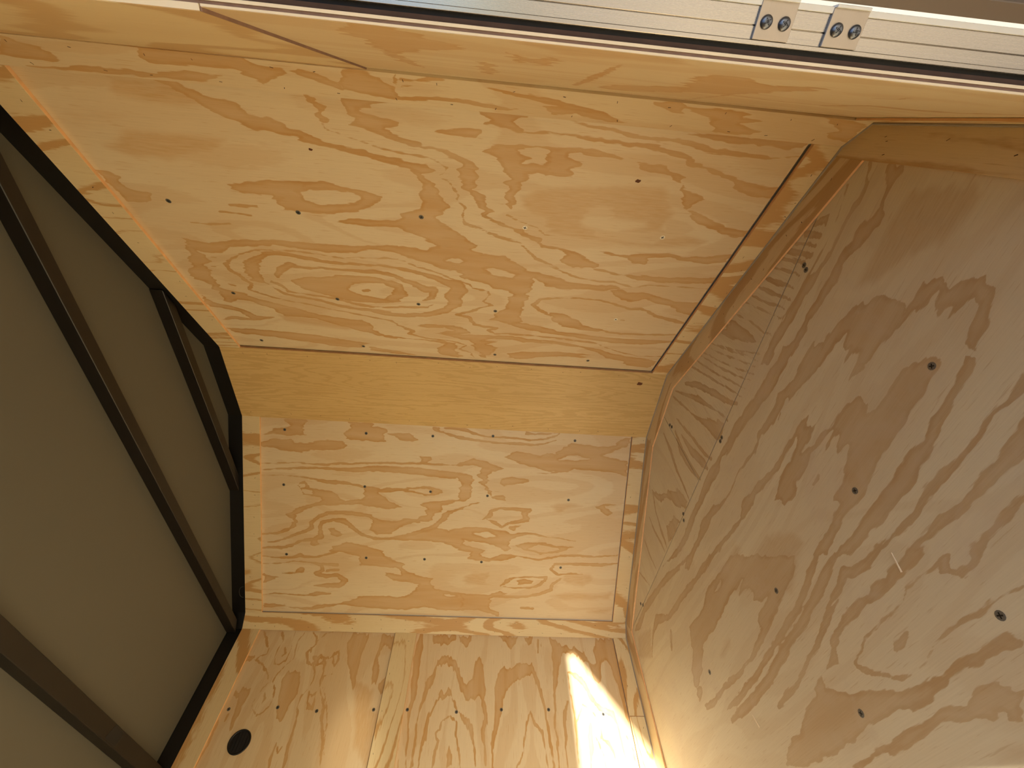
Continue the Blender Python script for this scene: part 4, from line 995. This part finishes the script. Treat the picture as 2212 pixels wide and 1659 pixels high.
staples(PL, [(random.uniform(1.165, 1.195), v) for v in np.arange(0.6, 1.22, 0.05)], tl3)

# ---------------------------------------------------------------- door-side wall, forward of the door
ww = shell('wall_right', PW, TOPRAIL, DH + 0.03, JAMB + 0.014, 1.215, 'plywood wall at the top edge beside the aluminium jamb, with layered cut edge', out=0.0125, th=0.018)
wp1 = sheet('plywood_panel', PW, 0.5305, DH, JAMB + 0.0004, 1.205, M['ply'], ww, 0.0033, 0.0014, 0.0025, 'u', 'W')
wp2 = PW.strip('plywood_panel', 0.0, 0.5295, JAMB + 0.0004, 1.203, M['ply_door'], ww, 0.0012, 0.0021, bevel=0)
PW.strip('panel_edge', 0.5295, 0.5305, JAMB + 0.0008, 1.203, M['ply_core'], ww, 0.0014, 0.0030, bevel=0)
# plies of the sheet edge that faces the door opening
PW.strip('ply_layer', 0.5305, DH, JAMB - 0.0002, JAMB + 0.003, M['ply_edge'], ww, 0.0036, 0.0012, bevel=0)
PW.strip('ply_layer', 0.0, 0.5295, JAMB - 0.0002, JAMB + 0.003, M['ply_edge'], ww, 0.0016, 0.0032, bevel=0)
for o_, t_, mm, rec in ((0.0049, 0.0015, 'ply_core', 0.0008), (0.0065, 0.0016, 'ply_edge', -0.0001), (0.0082, 0.0027, 'ply_back', 0.0022)):
    PW.strip('ply_layer', 0.0, DH, JAMB + rec, 1.2, M[mm], ww, o_, t_, bevel=0)
tw = PW.strip('edge_strip', 1.172, DH, JAMB + 0.001, 1.2, M['trim'], ww, th=0.0030, grain='v')

# wall behind the door and above it
wq = shell('wall_rear_right', PW, TOPRAIL, DH + 0.03, REAR, DOOR_BACK, 'plywood door-side wall behind the door opening', out=0.0125, th=0.018)
PW.strip('plywood_panel', 0.0, DH, REAR, DOOR_BACK, M['trim'], wq, 0.0039, 0.0086)
wt = shell('wall_above_door', PW, TOPRAIL, DOOR_TOP, DOOR_BACK, JAMB + 0.014, 'strip of wall above the door opening', out=0.0125, th=0.018)
PW.strip('plywood_panel', 0.0, DOOR_TOP, DOOR_BACK, JAMB, M['ply_door'], wt, 0.0039, 0.0086)

we = prism('wall_rear', [T(TOPRAIL, -0.06, REAR), T(DH + 0.03, -0.06, REAR), T(DH + 0.03, 1.41, REAR), T(TOPRAIL, 1.41, REAR)], TV(0, 0, -0.03), M['ply_door'])
tag(we, 'closed rear end of the trailer behind the camera', kind='structure')

# ---------------------------------------------------------------- door frame (forward jamb) with hinge plates
PJ = Plane((0, 0, JAMB), (1, 0, 0), (0, -1, 0), (0, 0, -1))        # looks back at the camera, v outwards
jf = empty('door_frame', T(DH, -0.06, JAMB + 0.01))
tag(jf, 'brushed aluminium door jamb with two hinge plates beside the plywood edge', 'door frame')
PJ.strip('gasket', DOOR_TOP, DH, 0.0462, 0.0490, M['rubber'], jf, 0.0035, 0.010, bevel=0)
PJ.strip('jamb_lip', DOOR_TOP, DH, 0.0486, 0.0508, M['alu'], jf, -0.0006, 0.012, bevel=0.0003)
PJ.strip('jamb_face', DOOR_TOP, DH, 0.0508, 0.0572, M['alu'], jf, 0.0, 0.012, bevel=0.0003)
PJ.strip('jamb_face', DOOR_TOP, DH, 0.0576, 0.0660, M['alu'], jf, 0.0, 0.012, bevel=0.0003)
PJ.strip('jamb_groove', DOOR_TOP, DH, 0.0570, 0.0578, M['alu_plate'], jf, 0.0008, 0.010, bevel=0)
PJ.strip('outer_lip', DOOR_TOP, DH, 0.0660, 0.0690, M['sunlit_lip'], jf, -0.0012, 0.016, bevel=0.0003)
HS = screw_mesh('hinge_screw', 0.0044)


def pan_head(name, rad):
    bm = bmesh.new()
    prof = [(rad * 0.35, 0.62), (rad * 0.7, 0.5), (rad * 0.93, 0.28), (rad, 0.0), (rad * 0.9, -0.3)]
    rings = [[bm.verts.new((rr * math.cos(t * math.tau / 20), rr * math.sin(t * math.tau / 20), zz * rad * 0.7)) for t in range(20)] for rr, zz in prof]
    bm.faces.new(rings[0])
    for a, b in zip(rings[:-1], rings[1:]):
        for k in range(20):
            bm.faces.new((a[k], b[k], b[(k + 1) % 20], a[(k + 1) % 20]))
    for f_ in bm.faces:
        f_.smooth = True
    for ang in (0.5, 0.5 + math.pi / 2):
        c_, s_ = math.cos(ang), math.sin(ang)
        q = [(-0.55, -0.05), (-0.2, -0.13), (0.2, -0.13), (0.55, -0.05), (0.55, 0.05), (0.2, 0.13), (-0.2, 0.13), (-0.55, 0.05)]
        top = [bm.verts.new((rad * (x * c_ - y * s_), rad * (x * s_ + y * c_), rad * 0.7 * (0.66 if abs(x) < 0.3 else 0.60))) for x, y in q]
        f_ = bm.faces.new(top)
        f_.material_index = 1
    me = bpy.data.meshes.new(name)
    bm.to_mesh(me)
    bm.free()
    me.materials.append(M['pan'])
    me.materials.append(M['screw_dark'])
    return me


M['pan'] = plain('blued_steel_screw', srgb(112, 116, 124), 0.28, 0.95)
PAN = pan_head('hinge_screw', 0.0054)
for u0, u1, ss in ((0.847, 0.8685, (0.8525, 0.8632)), (0.8895, 0.9110, (0.8952, 0.9062))):
    pt = PJ.strip('hinge_plate', u0, u1, 0.0510, 0.0686, M['alu_plate'], jf, -0.0016, 0.0016, grain='v', bevel=0.0003)
    PJ.strip('hinge_knuckle', u0 + 0.0005, u1 - 0.0005, 0.0684, 0.0700, M['sunlit_lip'], jf, -0.0030, 0.006, bevel=0.0004)  # white paints the sunlit plate edge
    screws(PJ, [(s_, 0.0590) for s_ in ss], pt, -0.0016, PAN, 'screw', 0.0004)
# rear jamb and head of the frame
PJ.strip('jamb_face', DOOR_TOP - 0.01, DOOR_TOP, 0.0475, 0.069, M['alu'], jf, 0.0, 0.012)
box('frame_head', (DOOR_TOP - 0.012, -0.069, DOOR_BACK), (DOOR_TOP, -0.0475, JAMB), M['alu'], jf)
box('rear_jamb', (DOOR_TOP, -0.069, DOOR_BACK - 0.012), (DH, -0.0475, DOOR_BACK), M['alu'], jf)

box('sill', (DH - 0.004, -0.069, DOOR_BACK), (DH + 0.02, -0.036, JAMB), M['alu'], jf)
# added spot lamp standing in for sunlight thrown back by the sill
gl = bpy.data.lights.new('sill_bounce_lamp', 'SPOT')
gl.energy = 12.0
gl.color = (1.0, 0.86, 0.62)
gl.shadow_soft_size = 0.03
gl.spot_size = math.radians(13)
gl.spot_blend = 0.9
glo = bpy.data.objects.new('sill_bounce_lamp', gl)
col.objects.link(glo)
glo.location = T(DH - 0.03, -0.03, 0.62)
q0, q1 = T(DH - 0.03, -0.03, 0.62), T(0.420, A_LEFT, 0.915)
zz_ = (q0 - q1).normalized(); xx_ = TV(1, 0, 0); xx_ = (xx_ - zz_ * xx_.dot(zz_)).normalized()
mw_ = Matrix((xx_ * 0.46, zz_.cross(xx_), zz_)).transposed().to_4x4()
mw_.translation = q0
glo.matrix_world = mw_

# door leaf, half open
EY, EZ = -0.6895, -0.7253
HY, HZ = -0.0705, JAMB - 0.002
dr = empty('door_1', T(DH, HY, HZ))
tag(dr, 'half-open side door of the trailer beyond the aluminium jamb', kind='structure')
LEAF = 0.56
nrm_ = np.array([0, -EZ, EY])            # towards the opening / inside
nin = np.array([0, 0.7253, -0.6895])
PDo = Plane((0, HY, HZ), (1, 0, 0), (0, EY, EZ), tuple(nin))
PDo.strip('door_leaf', DOOR_TOP, DH - 0.01, 0.010, LEAF, M['door_skin'], dr, 0.006, 0.016, bevel=0.001)
PDo.strip('door_frame_edge', DOOR_TOP, DH - 0.01, 0.0, 0.010, M['tan_strip'], dr, 0.0, 0.022, bevel=0.0006)

# ---------------------------------------------------------------- floor
fl = prism('floor', [T(DH + 0.02, -0.06, REAR), T(DH + 0.02, 1.41, REAR), T(DH + 0.02, 1.41, 1.24), T(DH + 0.02, 0.80, 1.56), T(DH + 0.02, 0.55, 1.56), T(DH + 0.02, -0.06, 1.24)], TV(0.03, 0, 0), M['ply_back'])
tag(fl, 'bare scuffed plywood floor filling the right of the photo, with large screw heads', kind='structure')
FS = 1.2325
sheet('plywood_panel', PF, -0.04, 1.385, REAR, 0.55, M['ply_floor'], fl, TF, 0.012, 0.03, 'u')
pf = sheet('plywood_panel', PF, -0.04, 1.385, 0.5502, FS, M['ply_floor'], fl, TF, 0.012, STEP, 'u', 'F')
pf2 = sheet('plywood_panel', PF, -0.04, 0.6690, FS + 0.0026, 1.54, M['ply_floor'], fl, TF + 0.0004, 0.012, STEP, 'v', 'F')
pf3 = sheet('plywood_panel', PF, 0.6708, 1.385, FS + 0.0026, 1.54, M['ply_floor'], fl, TF + 0.0002, 0.012, STEP, 'v', 'F')
screws(PF, SC['F'], pf, TF, SCREW_BIG)

for (a0, f0), (a1, f1) in SC['splinters']:
    q0_, q1_ = PF.p(a0, f0, TF - 0.0006), PF.p(a1, f1, TF - 0.0006)
    sd_ = (q1_ - q0_).cross(Vector((0, 0, 1))).normalized() * 0.0016
    sp_ = prism('splinter', [q0_ - sd_ * 0.4, q0_ + sd_ * 0.4, q1_ + sd_, q1_ - sd_], Vector((0, 0, -0.0012)), M['ply_edge'])
    adopt(sp_, pf)
# flat strips that lie on the floor along the walls
W_ = 0.050


def fpoly(name, pts, mat, grain, label=None):
    return prism(name, [PF.p(a_, f_) for a_, f_ in pts], TV(TF, 0, 0), mat, fl, TV(*grain), 0.0004, None, M['strip_edge'])


def inset(p, q, w):
    p, q = np.array(p), np.array(q)
    d = (q - p) / np.hypot(*(q - p))
    n_ = np.array([d[1], -d[0]])
    return p + n_ * w, d


def meet(l1, l2):
    (p, d), (q, e) = l1, l2
    t = np.linalg.solve(np.c_[d, -e], q - p)
    return p + d * t[0]


iA, iR, iB, iL = inset(P0, P1, 0.050), inset(P1, P2, 0.0500), inset(P2, P3, 0.048), inset((A_LEFT, 1.2349), (A_LEFT, 0.2), 0.055)
qA0 = meet(iA, (np.array([0.009, 0.0]), np.array([0.0, 1.0])))
oA0 = meet((np.array(P0), iA[1]), (np.array([0.009, 0.0]), np.array([0.0, 1.0])))
qAR, qRB, qBL = meet(iA, iR), meet(iR, iB), meet(iB, iL)
fs1 = fpoly('floor_strip', [oA0, P1, qAR, qA0], M['trim_floor'], (0, iA[1][0], iA[1][1]))
fs2 = fpoly('floor_strip', [P1, P2, qRB, qAR], M['trim_floor'], (0, 1, 0))
fs3 = fpoly('floor_strip', [P2, P3, qBL, qRB], M['trim_floor'], (0, iB[1][0], iB[1][1]))
fs4 = fpoly('floor_strip', [P3, (A_LEFT, 1.2349), (A_LEFT, 0.2), (A_LEFT - 0.055, 0.2), qBL], M['trim_floor'], (0, 0, 1))
fs5 = fpoly('floor_strip', [(-0.036, 0.2), (-0.036, 1.2), P0, oA0, (0.009, 0.2)], M['trim_floor'], (0, 0, 1))
staples(PF, [(float(p_[0]), float(p_[1])) for p_ in [np.array(oA0) * (1 - t) + np.array(P1) * t + np.array([.012 + .02 * (i % 2), -.022]) for i, t in enumerate(np.linspace(.03, .95, 12))]], fs1)
staples(PF, [(-0.02, 1.17), (-0.015, 1.165), (0.0, 1.16), (-0.02, 1.08), (-0.01, 1.0)], fs5, ang=1.2)


def bead(name, pts, r_, mat, parent):
    cu = bpy.data.curves.new(name, 'CURVE')
    cu.dimensions = '3D'
    cu.bevel_depth = r_
    cu.bevel_resolution = 1
    sp = cu.splines.new('POLY')
    sp.points.add(len(pts) - 1)
    for q, p in zip(sp.points, pts):
        q.co = (*p, 1)
    tmp = bpy.data.objects.new(name, cu)
    me = bpy.data.meshes.new_from_object(tmp)
    bpy.data.objects.remove(tmp)
    o = link(name, me, mat)
    if parent is not None:
        adopt(o, parent)
    return o


bead('caulk_bead', [T(DH - 0.0005, *q) for q in ((-0.036, 0.3), (-0.0345, 1.203), P0, P1, P2, P3, (A_LEFT, 1.2349), (A_LEFT, 0.3))], 0.0034, M['caulk'], fl)

# ---------------------------------------------------------------- roof: skin, top rail, roof bows
rp = [(-0.06, REAR), (-0.06, 1.2), (-0.03, 1.26), (P1[0] - 0.01, P1[1] + 0.02), (P2[0] + 0.01, P2[1] + 0.02), (P3[0] + 0.02, P3[1] + 0.03), (A_LEFT + 0.025, 1.25), (A_LEFT + 0.025, REAR)]
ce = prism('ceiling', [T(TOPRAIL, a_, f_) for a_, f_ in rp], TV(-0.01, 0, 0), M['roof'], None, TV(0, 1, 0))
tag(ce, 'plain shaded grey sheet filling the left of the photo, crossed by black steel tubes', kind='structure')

rail = empty('top_rail', T(0, 0.67, 1.5))
tag(rail, 'black steel rail bordering the grey sheet where the plywood walls end', 'steel rail')
RO = 0.0012
for nm, pl, v0, v1 in (('wall', PA, -0.004, LA + 0.001), ('cap', PR, -0.001, LR + 0.001), ('b', PB, -0.001, LB + 0.001), ('e', PE, -0.001, LE + 0.001), ('l', PL, 0.0, 1.2349), ('d', PD, 0, LD)):
    pl.strip('rail_tube', TOPRAIL, -0.0012, v0, v1, M['rail'], rail, RO, 0.016, bevel=0.0008)

bows = [('shortest of the black steel tubes across the grey sheet, near the amber strip', 1.4335, 1.4550, 0.015),
        ('longest black steel tube crossing the grey sheet, ending at the lower corner strip', 1.2215, 1.2450, 0.0),
        ('wide black steel tube in the lower left corner with a dark tape patch', 0.8780, 0.9080, 0.0)]
def a_at(f):
    """span of the body at a forward distance"""
    if f <= 1.2349:
        return -0.03, A_LEFT
    lo = P0[0] + (f - P0[1]) / (P1[1] - P0[1]) * (P1[0] - P0[0])
    hi = P3[0] + (f - P3[1]) / (P2[1] - P3[1]) * (P2[0] - P3[0]) if f > P3[1] else P3[0]
    return max(lo, -0.03), hi


for lab, f0, f1, ex in bows:
    lo0, hi0 = a_at(f0); lo1, hi1 = a_at(f1)
    poly = [T(-0.0115, lo0 + .002, f0), T(-0.0115, hi0 - .002, f0), T(-0.0115, hi1 - .002, f1), T(-0.0115, lo1 + .002, f1)]
    o = prism('roof_bow', poly, TV(TOPRAIL + 0.0115 + 0.0002, 0, 0), M['steel'], None, TV(0, 1, 0), 0.0015)
    tag(o, lab, 'roof bow', group='roof bows')
    if f0 < 1:
        p_ = prism('tape_patch', [T(-0.0113, 1.10, f0 + .004), T(-0.0113, 1.145, f0 + .004), T(-0.0113, 1.15, f1 - .004), T(-0.0113, 1.108, f1 - .002)], TV(0.0008 * -1, 0, 0), M['rubber'])
        adopt(p_, o)

# bright screw tip and wire loop on the left top rail
wl_ = bead('wire_loop', [PB.p(-0.006 - 0.011 * math.sin(t) ** 0.8 if 0 < t < math.pi else -0.004, 0.553 - 0.0175 * math.cos(t), 0.0) for t in np.linspace(0, math.pi, 12)], 0.0006, M['screw'], None)
tag(wl_, 'thin loop of wire at the black rail beside the plywood with three screw rows', 'wire')

# ---------------------------------------------------------------- round vent on the left wall
VU, VV_, VR = SC['vent']
vent = empty('round_vent', PL.p(VU, VV_, TT))
tag(vent, 'round black plastic vent cover on the plywood wall at the bottom left', 'vent')


def disc(name, prof, mat, seg=40):
    bm = bmesh.new()
    rings = []
    for rr, zz in prof:
        if rr == 0:
            rings.append([bm.verts.new((0, 0, zz))])
        else:
            rings.append([bm.verts.new((rr * math.cos(t * math.tau / seg), rr * math.sin(t * math.tau / seg), zz)) for t in range(seg)])
    for a, b in zip(rings[:-1], rings[1:]):
        for k in range(seg):
            if len(a) == 1:
                bm.faces.new((a[0], b[k], b[(k + 1) % seg]))
            elif len(b) == 1:
                bm.faces.new((a[k], b[0], a[(k + 1) % seg]))
            else:
                bm.faces.new((a[k], b[k], b[(k + 1) % seg], a[(k + 1) % seg]))
    for f_ in bm.faces:
        f_.smooth = True
    me = bpy.data.meshes.new(name)
    bm.to_mesh(me)
    bm.free()
    me.materials.append(mat)
    o = bpy.data.objects.new(name, me)
    col.objects.link(o)
    o.parent = vent
    o.rotation_mode = 'QUATERNION'
    o.rotation_quaternion = TV(0, -1, 0).normalized().to_track_quat('Z', 'Y')
    return o


R_ = VR * S
disc('rim', [(R_ * 0.84, 0.0005), (R_ * 0.86, 0.0022), (R_ * 0.93, 0.0030), (R_ * 0.99, 0.0022), (R_, 0.0)], M['plastic'])
disc('screen', [(0.0, 0.0012), (R_ * 0.4, 0.0012), (R_ * 0.86, 0.0008)], M['rubber'])
for k in range(5):
    y0 = -0.6 + 0.3 * k
    hw = math.sqrt(max(0.05, 0.82 ** 2 - y0 ** 2))
    o = prism('louvre', [Vector((-hw * R_, y0 * R_ - 0.0015, 0.0024)), Vector((hw * R_, y0 * R_ - 0.0015, 0.0024)), Vector((hw * R_, y0 * R_ + 0.0015, 0.0018)), Vector((-hw * R_, y0 * R_ + 0.0015, 0.0018))], Vector((0, 0, -0.0012)), M['plastic'])
    o.parent = vent
    o.rotation_mode = 'QUATERNION'
    o.rotation_quaternion = TV(0, -1, 0).normalized().to_track_quat('Z', 'Y')
